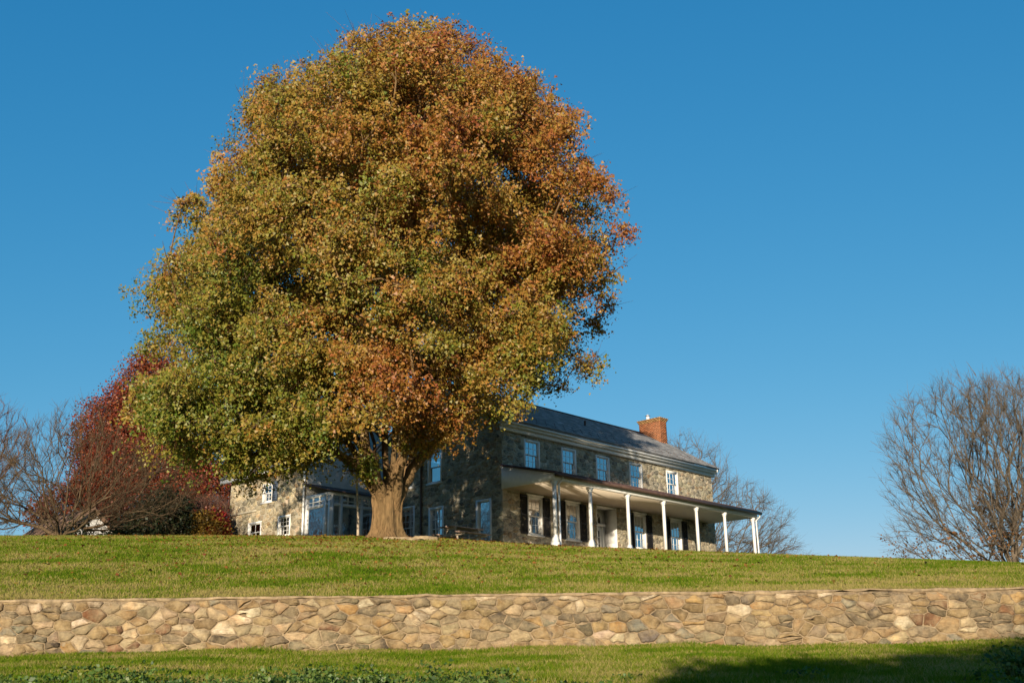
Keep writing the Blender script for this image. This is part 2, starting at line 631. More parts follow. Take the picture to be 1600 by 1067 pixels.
WALL_PAL = [(24, (0.255, 0.180, 0.095)), (17, (0.20, 0.140, 0.072)), (13, (0.32, 0.255, 0.165)), (15, (0.175, 0.147, 0.10)), (8, (0.46, 0.395, 0.29)),
            (9, (0.105, 0.086, 0.062)), (6, (0.058, 0.050, 0.040)), (6, (0.145, 0.075, 0.042)), (7, (0.155, 0.148, 0.12)), (3, (0.28, 0.18, 0.075))]
WALL_PAL = [(w_, tuple(v_ * k_ for v_, k_ in zip(c_, (1.14, 1.12, 1.08)))) for w_, c_ in WALL_PAL]


def build_retaining_wall():
    rng = np.random.default_rng(7)
    t = empty('retaining_wall', (0, 25.0, 0.8))
    tag(t, 'long low retaining wall of tan rubble stone across the lawn', 'stone wall')
    slope = lambda x: -0.0053 * x
    n = 60
    xs = np.linspace(-34, 34, n)
    mb = MB()
    for a, b in zip(xs[:-1], xs[1:]):
        z0a, z0b = slope(a), slope(b)
        y0, y1 = 0.0, 0.45
        mb.add([(a, y0, -0.6), (b, y0, -0.6), (b, y0, 1.2 + z0b), (a, y0, 1.2 + z0a), (a, y1, 1.2 + z0a), (b, y1, 1.2 + z0b)],
               [(0, 1, 2, 3), (3, 2, 5, 4)])
    mb.build('mortar_core', M['mortar'], t)
    # mortar capping, uneven along its length
    cap = MB()
    xs = np.linspace(-34, 34, 220)
    zt = 1.252 + rng.normal(size=len(xs)) * 0.010
    yf = -0.03 + rng.normal(size=len(xs)) * 0.008
    hb = 0.065 + rng.normal(size=len(xs)) * 0.026
    for i in range(len(xs) - 1):
        a, b = xs[i], xs[i + 1]
        sa, sb = slope(a), slope(b)
        cap.add([(a, yf[i], zt[i] - hb[i] + sa), (b, yf[i + 1], zt[i + 1] - hb[i + 1] + sb), (b, yf[i + 1] + 0.012, zt[i + 1] + sb), (a, yf[i] + 0.012, zt[i] + sa),
                 (a, 0.5, zt[i] + sa), (b, 0.5, zt[i + 1] + sb), (a, 0.05, zt[i] - hb[i] + sa), (b, 0.05, zt[i + 1] - hb[i + 1] + sb)],
                [(0, 1, 2, 3), (3, 2, 5, 4), (6, 7, 1, 0)])
    cap.build('capping', M['cap'], t)
    mid = rubble(-12.6, 12.6, -0.12, 1.19, 0.36, 0.20, rng, gap=0.010, jit=0.30, aniso=1.75, var=1.35)
    lay_stones(mid, 300, t, M['wall_stone'], WALL_PAL, rng, 0.040, zoff=slope, rough=0.015, cut=0.099)
    ends = rubble(-34, -12.62, -0.12, 1.19, 0.345, 0.20, rng, gap=0.010, jit=0.30, aniso=1.75, var=1.35) + rubble(12.62, 34, -0.12, 1.19, 0.345, 0.20, rng, gap=0.010, jit=0.30, aniso=1.75, var=1.35)
    lay_stones(ends, 0, t, M['wall_stone'], WALL_PAL, rng, 0.026, zoff=slope, name='end_stone', cut=0.085)


build_retaining_wall()

# ------------------------------------------------------------------ farmhouse (local frame: x along the front, y to the back, z up from the porch floor)
HOUSE_ROT = R(47.4)
HOUSE_LOC = (-0.564, 50.0, 5.8)
HOUSE_PAL = [(26, (0.31, 0.275, 0.20)), (20, (0.40, 0.36, 0.265)), (16, (0.23, 0.21, 0.165)), (13, (0.50, 0.455, 0.35)), (12, (0.15, 0.142, 0.122)), (6, (0.27, 0.19, 0.11)), (5, (0.09, 0.088, 0.08))]


def wall_sheet(name, x0, x1, z0, z1, openings, mat, parent, loc, rz, gable=None, reveal=0.22, reveal_mat=None):
    """wall face with real openings and reveals; outward is -y"""
    xs = sorted(set([x0, x1] + [o[0] for o in openings] + [o[1] for o in openings]))
    zs = sorted(set([z0, z1] + [o[2] for o in openings] + [o[3] for o in openings]))
    mb = MB()
    for a, b in zip(xs[:-1], xs[1:]):
        for c, d in zip(zs[:-1], zs[1:]):
            mx, mz = (a + b) / 2, (c + d) / 2
            if any(o[0] < mx < o[1] and o[2] < mz < o[3] for o in openings):
                continue
            mb.add([(a, 0, c), (b, 0, c), (b, 0, d), (a, 0, d)], [(0, 1, 2, 3)])
    for a, b, c, d in openings:
        r = reveal
        mb.add([(a, 0, c), (b, 0, c), (b, 0, d), (a, 0, d), (a, r, c), (b, r, c), (b, r, d), (a, r, d)],
               [(0, 4, 5, 1), (1, 5, 6, 2), (2, 6, 7, 3), (3, 7, 4, 0)])
    if gable:
        mb.add([(x0, 0, z1), (x1, 0, z1), (gable[0], 0, gable[1])], [(0, 1, 2)])
    o = mb.build(name, mat, parent)
    o.location = loc
    o.rotation_euler = (0, 0, rz)
    return o


def make_window(parent, w, h, cols=3, rows=2, curtain=0.0, fw=0.09, sill=True, name='window'):
    """double-hung sash window, origin at the bottom centre of the opening, outward -y"""
    f = MB()
    a = w / 2
    f.box(-a, -a + fw, -0.03, 0.12, 0, h); f.box(a - fw, a, -0.03, 0.12, 0, h)
    f.box(-a + fw, a - fw, -0.028, 0.12, h - fw, h); f.box(-a + fw, a - fw, -0.028, 0.12, 0, fw * 0.7)
    win = f.build(name, M['white'], parent)
    ia, z0, z1 = a - fw, fw * 0.7, h - fw
    mid = (z0 + z1) / 2
    for lo, hi, y in ((mid - 0.02, z1, 0.03), (z0, mid + 0.02, 0.075)):
        s = MB()
        b = 0.04
        s.box(-ia, -ia + b, y, y + 0.035, lo, hi); s.box(ia - b, ia, y, y + 0.035, lo, hi)
        s.box(-ia + b, ia - b, y + 0.001, y + 0.034, lo, lo + b); s.box(-ia + b, ia - b, y + 0.001, y + 0.034, hi - b, hi)
        for k in range(1, cols):
            x = -ia + 2 * ia * k / cols
            s.box(x - 0.008, x + 0.008, y + 0.005, y + 0.03, lo + b, hi - b)
        for k in range(1, rows):
            z = lo + (hi - lo) * k / rows
            s.box(-ia + b, ia - b, y + 0.006, y + 0.029, z - 0.008, z + 0.008)
        s.build('sash', M['white'], win)
        g = MB()
        g.add([(-ia + 0.01, y + 0.018, lo + 0.01), (ia - 0.01, y + 0.018, lo + 0.01), (ia - 0.01, y + 0.018, hi - 0.01), (-ia + 0.01, y + 0.018, hi - 0.01)], [(0, 1, 2, 3)])
        g.build('pane', M['glass'], win)
    if sill:
        s = MB(); s.box(-a - 0.05, a + 0.05, -0.09, 0.02, -0.07, -0.002); s.build('sill', M['white'], win)
    if curtain > 0:
        c = MB()
        n = 26
        pts = []
        for sgn in (-1, 1):
            for k in range(n):
                t = k / (n - 1)
                x = sgn * (ia - t * ia * curtain)
                pts.append((x, 0.2 + 0.025 * math.sin(t * 26), sgn))
        vs_ = []
        for x, y, s_ in pts:
            vs_ += [(x, y, z0), (x, y, z1)]
        fs = []
        for g0 in (0, n):
            for k in range(n - 1):
                i = (g0 + k) * 2
                fs.append((i, i + 2, i + 3, i + 1))
        c.add(vs_, fs)
        c.build('curtain', M['curtain'], win)
    return win


def put(o, x, y, z, rz=0.0):
    o.location = (x, y, z)
    o.rotation_euler = (0, 0, rz)
    return o


def dup_part(o, x, y, z, rz=0.0):
    c = copy_tree(o, o.parent)
    return put(c, x, y, z, rz)


def slates(x0, x1, y_e, z_e, y_r, z_r, parent, rng, cut=None):
    """slate courses on a roof plane rising from (y_e,z_e) to (y_r,z_r)"""
    L = math.hypot(y_r - y_e, z_r - z_e)
    sy, sz = (y_r - y_e) / L, (z_r - z_e) / L
    ny, nz = -sz, sy
    V, Fq, C = [], [], []
    ex, w = 0.215, 0.29
    nrow = int(L / ex)
    for r in range(nrow + 1):
        s0 = r * ex - 0.03
        s1 = min(L, s0 + ex + 0.10)
        x = x0 - (0.5 * w if r % 2 else 0)
        while x < x1:
            ww = w * rng.uniform(0.85, 1.15)
            a, b = max(x0, x + 0.003), min(x1, x + ww - 0.003)
            x += ww
            if b - a < 0.04:
                continue
            ds = rng.normal() * 0.008
            t0 = 0.030 + rng.normal() * 0.003
            i = len(V)
            for (xx, s, h) in ((a, s0 + ds, t0), (b, s0 + ds, t0 + rng.normal() * 0.002), (b, s1, 0.006), (a, s1, 0.006), (a, s0 + ds, 0.004), (b, s0 + ds, 0.004)):
                V.append((xx, y_e + sy * s + ny * h, z_e + sz * s + nz * h))
            Fq += [(i, i + 1, i + 2, i + 3), (i + 4, i + 5, i + 1, i)]
            c = np.array((0.190, 0.192, 0.196)) * rng.uniform(0.68, 1.28)
            if rng.random() < 0.07:
                c = c * 1.45
            C += [tuple(c)] * 6
    o = mesh_np('slates', V, [k for f in Fq for k in f], [4] * len(Fq), M['slate'], parent, np.array(C))
    o['kind'] = 'stuff'
    return o


def build_house():
    rng = np.random.default_rng(21)
    H = empty('farmhouse', HOUSE_LOC, HOUSE_ROT)
    tag(H, 'two storey stone farmhouse with slate roof and long white post porch', 'house')
    W, D, EH = 17.8, 8.4, 6.0
    RZ = 8.98
    up_c = [2.09, 4.85, 7.57, 10.42, 13.79]
    lo_c = [2.21, 4.98, 10.52, 13.83]
    ops = [(c - 0.56, c + 0.56, 4.22, 5.63) for c in up_c] + [(c - 0.54, c + 0.54, 1.10, 2.92) for c in lo_c]
    door = (6.88, 8.52, 0.05, 3.02)
    fw = wall_sheet('front_wall', 0, W, -1.0, EH, ops + [door], M['house_mortar'], H, (0, 0, 0), 0)
    keep = ops + [door, (-1, W + 1, 3.06, 4.0)]
    cells = rubble(0, W, -0.2, EH - 0.1, 0.40, 0.20, rng, keep, gap=0.02, jit=0.3, aniso=1.7)
    lay_stones(cells, 140, fw, M['house_stone'], HOUSE_PAL, rng, 0.018)

    # gable wall facing left, with its own windows and doors
    gops = [(-5.05, -4.05, 3.92, 5.55), (-4.95, -3.90, 0.05, 2.74), (-1.70, -0.70, 0.05, 2.70), (-7.1, -5.98, 0.9, 3.0), (-7.1, -6.1, 3.92, 5.55)]
    gw = wall_sheet('gable_wall', -D, 0, -1.0, EH, gops, M['house_mortar'], H, (0, 0, 0), -math.pi / 2, gable=(-D / 2, RZ - 0.15))
    k = (RZ - 0.15 - EH) / (D / 2)
    l = math.hypot(1, k)
    tri = [(-k / l, 1 / l, (EH + k * D) / l), (k / l, 1 / l, EH / l)]
    cells = rubble(-D, 0, -0.2, RZ - 0.2, 0.40, 0.20, rng, gops, tri=tri, gap=0.02, jit=0.3, aniso=1.7)
    lay_stones(cells, 100, gw, M['house_stone'], HOUSE_PAL, rng, 0.018)
    # far walls close the house
    wall_sheet('far_gable_wall', 0, D, -1.0, EH, [], M['house_mortar'], H, (W, 0, 0), math.pi / 2, gable=(D / 2, RZ - 0.15))
    wall_sheet('rear_wall', -W, 0, -1.0, EH, [], M['house_mortar'], H, (0, D, 0), math.pi)

    # roof, cornice
    oh = 0.42
    pitch = (RZ - 6.3) / (D / 2 + oh)
    x0, x1 = -0.22, W + 0.25
    rf = MB()
    for (ye, yr) in ((-oh, D / 2), (D + oh, D / 2)):
        rf.add([(x0, ye, 6.29), (x1, ye, 6.29), (x1, yr, RZ), (x0, yr, RZ), (x0, ye, 6.21), (x1, ye, 6.21), (x1, yr, RZ - 0.09), (x0, yr, RZ - 0.09)],
               [(0, 1, 2, 3), (4, 7, 6, 5), (0, 4, 5, 1), (0, 3, 7, 4), (1, 5, 6, 2)])
    roof = rf.build('roof', M['slate'], H)
    for a in roof.data.attributes['Col'].data: a.color = (0.2, 0.2, 0.2, 1)
    slates(x0, x1, -oh, 6.295, D / 2, RZ + 0.005, roof, rng)
    rc = MB(); rc.box(x0 - 0.01, x1 + 0.01, D / 2 - 0.07, D / 2 + 0.07, RZ - 0.01, RZ + 0.065); rc.build('ridge_cap', M['gutter'], roof)
    sg = MB()
    for row in range(3):
        s = 0.45 + row * 0.4
        for i in range(26):
            x = 0.4 + i * 0.7 + (0.35 if row % 2 else 0)
            if x < W:
                y = -oh + s * 0.866
                sg.box(x - 0.025, x + 0.025, y - 0.02, y + 0.02, 6.3 + s * 0.5, 6.3 + s * 0.5 + 0.055)
    sg.build('snow_guards', M['gutter'], roof)['kind'] = 'stuff'
    vp = MB(); vp.tube([(9.0, 2.2, 7.6), (9.0, 2.2, 8.12)], 0.06, 8); vp.build('vent_pipe', M['gutter'], roof)
    cn = MB()
    cn.box(-0.12, W + 0.15, -0.16, -0.002, 5.80, 5.98)
    cn.box(-0.16, W + 0.19, -0.30, 0.02, 5.985, 6.10)
    cn.box(-0.20, W + 0.23, -0.40, 0.02, 6.104, 6.205)
    cn.build('cornice', M['white'], H)
    for gx, nm in ((-0.10, 'rake_board'), (W + 0.10, 'rake_board')):
        rb = MB()
        for (ye, yr) in ((-oh, D / 2), (D + oh, D / 2)):
            rb.add([(gx - 0.05, ye, 6.05), (gx - 0.05, ye, 6.20), (gx - 0.05, yr, RZ - 0.095), (gx - 0.05, yr, RZ - 0.28),
                    (gx + 0.05, ye, 6.05), (gx + 0.05, ye, 6.20), (gx + 0.05, yr, RZ - 0.095), (gx + 0.05, yr, RZ - 0.28)],
                   [(0, 1, 2, 3), (4, 7, 6, 5), (0, 4, 5, 1), (3, 2, 6, 7), (0, 3, 7, 4)])
        rb.build(nm, M['white'], H)

    # chimney
    cx0, cx1, cy0, cy1, cz0, cz1 = 17.1, 17.78, 2.9, 4.45, 7.6, 9.85
    ch = MB(); ch.box(cx0 + 0.01, cx1 - 0.01, cy0 + 0.01, cy1 - 0.01, cz0, cz1 - 0.02)
    chim = ch.build('chimney', M['brick_mortar'], roof)
    bk = MB()
    bh, bl, g = 0.062, 0.205, 0.012
    z, row = cz0, 0
    while z < cz1 - bh:
        e = 0.0
        top = (cz1 - z) / (bh + g)
        if top < 4.2: e = 0.035 * (4.2 - top) if top > 1.5 else 0.10
        X0, X1, Y0, Y1 = cx0 - e, cx1 + e, cy0 - e, cy1 + e
        for (a0, a1, axis) in ((X0, X1, 'f'), (Y0, Y1, 'l'), (X0, X1, 'b'), (Y0, Y1, 'r')):
            x = a0 - (bl / 2 if row % 2 else 0)
            while x < a1:
                a, b = max(a0, x), min(a1, x + bl)
                x += bl + g
                if b - a < 0.03: continue
                c = np.array((0.31, 0.125, 0.058)) * rng.uniform(0.75, 1.25)
                if top < 4: c = np.array((0.33, 0.20, 0.09)) * rng.uniform(0.8, 1.15)
                p = rng.uniform(0, 0.006); c = tuple(c)
                if axis == 'f': bk.box(a, b, Y0 - p, Y0 + 0.08, z, z + bh, c)
                if axis == 'b': bk.box(a, b, Y1 - 0.08, Y1 + p, z, z + bh, c)
                if axis == 'l': bk.box(X0 - p, X0 + 0.08, a, b, z, z + bh, c)
                if axis == 'r': bk.box(X1 - 0.08, X1 + p, a, b, z, z + bh, c)
        z += bh + g; row += 1
    bk.build('bricks', M['brick'], chim)['kind'] = 'stuff'
    pt = MB(); pt.tube([(17.44, 4.0, 9.8), (17.44, 4.0, 10.08), (17.44, 4.0, 10.1)], [0.11, 0.10, 0.10], 10)
    pt.tube([(17.44, 4.0, 10.14), (17.44, 4.0, 10.22)], [0.17, 0.03], 10)
    pt.build('chimney_cap', M['tin'], chim)

    # front windows
    w_up = put(make_window(H, 1.12, 1.41, curtain=0.55), up_c[0], 0.0, 4.22)
    for c in up_c[1:]:
        dup_part(w_up, c, 0.0, 4.22)
    w_lo = put(make_window(H, 1.08, 1.82, curtain=0.75), lo_c[0], 0.0, 1.10)
    hd = MB(); hd.box(-0.60, 0.60, -0.07, 0.0, 1.822, 1.93); hd.build('head_board', M['white'], w_lo)
    for c in lo_c[1:]:
        dup_part(w_lo, c, 0.0, 1.10)
    # louvred shutters
    sh = MB()
    sh.box(-0.235, -0.18, -0.05, -0.01, 0, 1.84); sh.box(0.18, 0.235, -0.05, -0.01, 0, 1.84)
    sh.box(-0.18, 0.18, -0.049, -0.01, 0, 0.09); sh.box(-0.18, 0.18, -0.049, -0.01, 1.75, 1.84); sh.box(-0.18, 0.18, -0.049, -0.01, 0.86, 0.95)
    for k in range(34):
        z = 0.1 + k * 0.0485
        sh.add([(-0.18, -0.045, z), (0.18, -0.045, z), (0.18, -0.015, z + 0.05), (-0.18, -0.015, z + 0.05)], [(0, 1, 2, 3)])
    s0 = sh.build('shutter', M['shutter'], H)
    first = True
    for c in lo_c:
        for sg_ in (-1, 1):
            x = c + sg_ * (0.56 + 0.245)
            if first:
                put(s0, x, -0.02, 1.09); first = False
            else:
                dup_part(s0, x, -0.02, 1.09)

    # recessed front door with panelled white jambs and a pointed fanlight
    a, b, c, d = door
    en = MB()
    dep = 0.72
    en.box(a, a + 0.05, -0.03, dep, c, d); en.box(b - 0.05, b, -0.03, dep, c, d); en.box(a + 0.05, b - 0.05, -0.028, dep, d - 0.05, d)
    en.box(a + 0.05, b - 0.05, dep - 0.02, dep + 0.04, c, d - 0.05)
    en.box(b - 0.07, b - 0.05, 0.08, dep - 0.08, 0.25, 1.1); en.box(b - 0.07, b - 0.05, 0.08, dep - 0.08, 1.25, 2.7)
    entry = en.build('entrance_recess', M['white'], H)
    dr = MB()
    m = (a + b) / 2 - 0.05
    dr.box(m - 0.42, m + 0.42, dep - 0.07, dep - 0.022, 0.06, 2.02)
    dr.box(m - 0.34, m - 0.05, dep - 0.085, dep - 0.07, 0.2, 0.75); dr.box(m + 0.05, m + 0.34, dep - 0.085, dep - 0.07, 0.2, 0.75)
    dr.build('front_door', M['white'], entry)
    dg = MB(); dg.add([(m - 0.24, dep - 0.076, 0.9), (m + 0.24, dep - 0.076, 0.9), (m + 0.24, dep - 0.076, 1.88), (m - 0.24, dep - 0.076, 1.88)], [(0, 1, 2, 3)])
    dg.build('door_glass', M['dark'], entry)
    dm = MB()
    for xx in (m - 0.08, m + 0.08): dm.box(xx - 0.015, xx + 0.015, dep - 0.09, dep - 0.078, 0.9, 1.88)
    for zz in (1.22, 1.55): dm.box(m - 0.24, m + 0.24, dep - 0.091, dep - 0.079, zz - 0.015, zz + 0.015)
    dm.build('door_muntin', M['white'], entry)
    pd = MB()
    pd.box(m - 0.62, m + 0.62, dep - 0.2, dep - 0.02, 2.12, 2.24); pd.box(m - 0.54, m - 0.44, dep - 0.1, dep - 0.021, 0.06, 2.12); pd.box(m + 0.44, m + 0.54, dep - 0.1, dep - 0.021, 0.06, 2.12)
    pd.build('door_surround', M['white'], entry)
    fl = MB()
    arch = [(m - 0.40, 2.26)] + [(m + 0.40 * math.cos(t) * (1 if True else 0), 2.26 + 0.56 * math.sin(t) ** 0.9) for t in np.linspace(math.pi - 0.02, 0.02, 15)] + [(m + 0.40, 2.26)]
    fl.add([(x, dep - 0.05, z) for x, z in arch] + [(x, dep - 0.021, z) for x, z in arch], [tuple(range(len(arch)))])
    fl.build('fanlight', M['dark'], entry)
    fb = MB()
    for t in (0.8, 1.57, 2.34):
        fb.tube([(m, dep - 0.06, 2.27), (m + 0.38 * math.cos(t), dep - 0.06, 2.27 + 0.52 * math.sin(t))], 0.014, 6)
    fb.build('fanlight_bar', M['white'], entry)

    # porch
    PV, PE = -3.0, -3.38
    fl = MB(); fl.box(-0.1, 17.2, -3.3, 0.0, -0.12, 0.0); fl.box(0.0, 17.1, -3.2, -0.002, -1.2, -0.122)
    fl.build('porch_floor', M['pale_wood'], H)
    pc = MB(); pc.box(-0.02, 17.07, -3.2, -0.03, 3.05, 3.09); pc.build('porch_ceiling', M['ceiling'], H)
    pr = MB()
    zr, ze = 4.16, 3.34
    pr.add([(-0.16, 0, zr), (17.2, 0, zr), (17.2, PE, ze), (-0.16, PE, ze), (-0.16, 0, zr - 0.06), (17.2, 0, zr - 0.06), (17.2, PE, ze - 0.06), (-0.16, PE, ze - 0.06)],
           [(0, 3, 2, 1), (4, 5, 6, 7), (3, 7, 6, 2), (0, 4, 7, 3), (1, 2, 6, 5)])
    for i in range(44):
        x = -0.1 + i * 0.395
        pr.add([(x - 0.012, -0.01, zr), (x + 0.012, -0.01, zr), (x + 0.012, PE, ze), (x - 0.012, PE, ze), (x - 0.012, -0.01, zr + 0.035), (x + 0.012, -0.01, zr + 0.035), (x + 0.012, PE, ze + 0.035), (x - 0.012, PE, ze + 0.035)],
               [(4, 7, 6, 5), (0, 4, 5, 1), (1, 5, 6, 2), (2, 6, 7, 3), (3, 7, 4, 0)])
    prf = pr.build('porch_roof', M['red_metal'], H)
    bm = MB(); bm.box(0.0, 17.06, -3.2, -3.0, 3.0, 3.049); bm.box(0.0, 17.06, -3.215, -3.2, 3.0, 3.26); bm.build('porch_beam', M['white'], H)
    gt = MB(); gt.box(-0.18, 17.22, PE - 0.10, PE + 0.03, ze - 0.19, ze - 0.055); gt.build('gutter', M['gutter'], prf)
    for x in (-0.06, 17.08):
        ep = MB()
        ep.add([(x, 0, 3.02), (x, -3.22, 3.02), (x, -3.22, 3.30), (x, 0, 4.08), (x + 0.04, 0, 3.02), (x + 0.04, -3.22, 3.02), (x + 0.04, -3.22, 3.30), (x + 0.04, 0, 4.08)],
               [(0, 3, 2, 1), (4, 5, 6, 7), (0, 1, 5, 4), (1, 2, 6, 5), (2, 3, 7, 6)])
        ep.build('porch_end_panel', M['white'], H)
    pp = MB()
    pp.frustum(0, 0, 0.0, 0.10, 0.18, 0.18); pp.frustum(0, 0, 0.10, 0.30, 0.17, 0.155); pp.frustum(0, 0, 0.30, 0.62, 0.155, 0.074)
    pp.frustum(0, 0, 0.62, 2.80, 0.072, 0.062); pp.frustum(0, 0, 2.80, 2.85, 0.09, 0.09); pp.frustum(0, 0, 2.85, 2.94, 0.08, 0.12); pp.frustum(0, 0, 2.94, 3.0, 0.13, 0.13)
    post = put(pp.build('porch_post', M['white'], H), 0.12, PV - 0.05, 0.0)
    for x in (2.62, 5.48, 8.42, 11.33, 14.0, 16.88):
        dup_part(post, x, PV - 0.05, 0.0)
    for x, off in ((0.30, -0.16), (17.06, -0.16)):
        ds = MB()
        ds.tube([(x + 0.02, PE - 0.02, 3.2), (x + 0.02, PE, 3.06), (x, PV + off, 2.86), (x, PV + off, 0.1)], 0.042, 8)
        ds.build('porch_downspout', M['white'], H)

    # gable windows and doors
    g90 = -math.pi / 2
    gwin = put(make_window(H, 1.0, 1.63, 1, 1), 0, 4.55, 3.92, g90)
    dup_part(gwin, 0, 6.6, 3.92, g90)
    put(make_window(H, 1.12, 2.1, 3, 3), 0, 6.54, 0.9, g90)
    for (v0, v1, top, cols_, rows_, nm) in ((3.90, 4.95, 2.74, 3, 4, 'side_door'), (0.70, 1.70, 2.70, 1, 1, 'storm_door')):
        dd = MB()
        w = v1 - v0; a = w / 2
        dd.box(-a, -a + 0.11, -0.04, 0.12, 0.05, top); dd.box(a - 0.11, a, -0.04, 0.12, 0.05, top); dd.box(-a + 0.11, a - 0.11, -0.038, 0.12, top - 0.12, top)
        if cols_ > 1:
            dd.box(-a + 0.11, a - 0.11, 0.06, 0.10, 0.05, 0.75)
            for k in range(cols_ + 1):
                x = -a + 0.13 + (w - 0.26) * k / cols_; dd.box(x - 0.02, x + 0.02, 0.05, 0.09, 0.75, top - 0.12)
            for k in range(rows_ + 1):
                z = 0.76 + (top - 0.9) * k / rows_; dd.box(-a + 0.11, a - 0.11, 0.051, 0.089, z - 0.02, z + 0.02)
        else:
            dd.box(-a + 0.11, a - 0.11, 0.05, 0.09, 0.05, 0.22); dd.box(-a + 0.11, -a + 0.16, 0.05, 0.09, 0.22, top - 0.12); dd.box(a - 0.16, a - 0.11, 0.05, 0.09, 0.22, top - 0.12)
        o = put(dd.build(nm, M['white'], H), 0, (v0 + v1) / 2, 0, g90)
        gg = MB(); gg.add([(-a + 0.11, 0.075, 0.2), (a - 0.11, 0.075, 0.2), (a - 0.11, 0.075, top - 0.12), (-a + 0.11, 0.075, top - 0.12)], [(0, 1, 2, 3)])
        gg.build('door_pane', M['glass'], o)
    ds = MB(); ds.tube([(-0.09, 5.45, 6.1), (-0.09, 5.45, 0.0)], 0.05, 8); ds.build('downspout', M['gutter'], H)

    # wing: lower stone block further left with its own roof, stucco gable and glazed sunroom
    WX, WV0, WV1, WH, WR, WB = -3.5, 10.2, 17.0, 5.35, 8.35, -1.0
    wops = [(-14.0, -13.1, 3.72, 4.70), (-12.5, -11.45, 1.80, 2.85), (-15.15, -13.95, 1.75, 2.80)]
    ww = wall_sheet('wing_wall', -WV1, -WV0, WB, WH, wops, M['house_mortar'], H, (WX, 0, 0), g90)
    cells = rubble(-WV1, -WV0, 0.6, WH - 0.05, 0.42, 0.24, rng, wops, gap=0.02, jit=0.3, aniso=1.6)
    WP = [(w_, tuple(np.array(c_) * np.array((1.2, 1.13, 1.0)))) for w_, c_ in HOUSE_PAL]
    lay_stones(cells, 60, ww, M['house_stone'], WP, rng, 0.022)
    lg = MB(); lg.box(-WV1 - 0.02, -14.4, -0.09, 0.0, 3.34, 3.43); o = lg.build('ledge', M['house_mortar'], H); o.location = (WX, 0, 0); o.rotation_euler = (0, 0, g90)
    put(make_window(H, 0.9, 0.98, 2, 2), WX, 13.55, 3.72, g90)
    put(make_window(H, 1.05, 1.05, 3, 2), WX, 11.975, 1.80, g90)
    put(make_window(H, 1.2, 1.05, 2, 1), WX, 14.55, 1.75, g90)
    bs = MB(); bs.box(-0.22, 0.22, -0.06, -0.02, 0, 1.02)
    for k in range(8): bs.box(-0.17, 0.17, -0.07, -0.06, 0.07 + k * 0.115, 0.14 + k * 0.115)
    put(bs.build('wing_shutter', M['blue_shutter'], H), WX, 12.84, 3.70, g90)
    wall_sheet('wing_gable', WX, 3.5, WB, WH, [], M['stucco'], H, (0, WV0, 0), 0, gable=(0.0, WR - 0.12))
    wall_sheet('wing_far_gable', -3.5, 3.5, WB, WH, [], M['house_mortar'], H, (0, WV1, 0), math.pi, gable=(0.0, WR - 0.12))
    wall_sheet('wing_rear_wall', WV0, WV1, WB, WH, [], M['house_mortar'], H, (3.5, 0, 0), math.pi / 2)
    wr = MB()
    for s in (-1, 1):
        e, r_ = s * 3.95, 0.0
        y0, y1 = WV0 - 0.3, WV1 + 0.45
        wr.add([(e, y0, 5.42), (e, y1, 5.42), (r_, y1, WR + 0.3), (r_, y0, WR + 0.3), (e, y0, 5.30), (e, y1, 5.30), (r_, y1, WR + 0.16), (r_, y0, WR + 0.16)],
               [(0, 3, 2, 1), (4, 5, 6, 7), (0, 1, 5, 4), (0, 4, 7, 3), (1, 2, 6, 5)])
    wroof = wr.build('wing_roof', M['slate'], H)
    for a in wroof.data.attributes['Col'].data: a.color = (0.20, 0.195, 0.19, 1)
    fb = MB(); fb.box(-3.93, -3.86, WV0 - 0.28, WV1 + 0.43, 5.10, 5.296); fb.box(-3.86, -3.5, WV0 - 0.28, WV1 + 0.43, 5.24, 5.29); fb.build('wing_fascia', M['white'], H)
    ds = MB(); ds.tube([(-3.85, 10.28, 5.25), (-3.62, 10.25, 4.95), (-3.62, 10.25, -0.3)], 0.055, 8); ds.build('wing_downspout', M['white'], H)

    # sunroom between the wing and the main block
    SV, ST = 8.2, 3.55
    def glazed(length, posts, zb, zt, tr, rows_, rz, loc, nm):
        fr = MB()
        pw = 0.075
        for x in posts: fr.box(x - pw, x + pw, -0.06, 0.08, zb, zt)
        fr.box(0, length, -0.055, 0.075, zt, zt + 0.16); fr.box(0, length, -0.055, 0.075, tr - 0.07, tr + 0.07); fr.box(0, length, -0.055, 0.075, zb - 0.5, zb)
        for a_, b_ in zip(posts[:-1], posts[1:]):
            k = max(1, int(round((b_ - a_) / 0.5)))
            for i in range(1, k):
                x = a_ + (b_ - a_) * i / k
                fr.box(x - 0.022, x + 0.022, -0.03, 0.03, tr + 0.07, zt)
            fr.box(a_ + pw, b_ - pw, -0.029, 0.029, (tr + zt) / 2 - 0.02, (tr + zt) / 2 + 0.02)
        o_ = fr.build(nm, M['white'], H)
        o_.location = loc; o_.rotation_euler = (0, 0, rz)
        for a_, b_ in zip(posts[:-1], posts[1:]):
            for lo_, hi_ in ((zb, tr), (tr, zt)):
                g_ = MB(); g_.add([(a_, 0.012, lo_), (b_, 0.012, lo_), (b_, 0.012, hi_), (a_, 0.012, hi_)], [(0, 1, 2, 3)])
                g_.build('sunroom_pane', M['glass'], o_)
    glazed(3.5, [0.075, 0.62, 1.9, 3.42], 0.3, 3.42, 2.98, 2, 0.0, (-3.5, SV, 0), 'sunroom_front')
    glazed(2.0, [0.075, 1.6, 1.93], 0.3, 3.42, 2.98, 2, g90, (-3.5, 10.2, 0), 'sunroom_side')
    sr = MB()
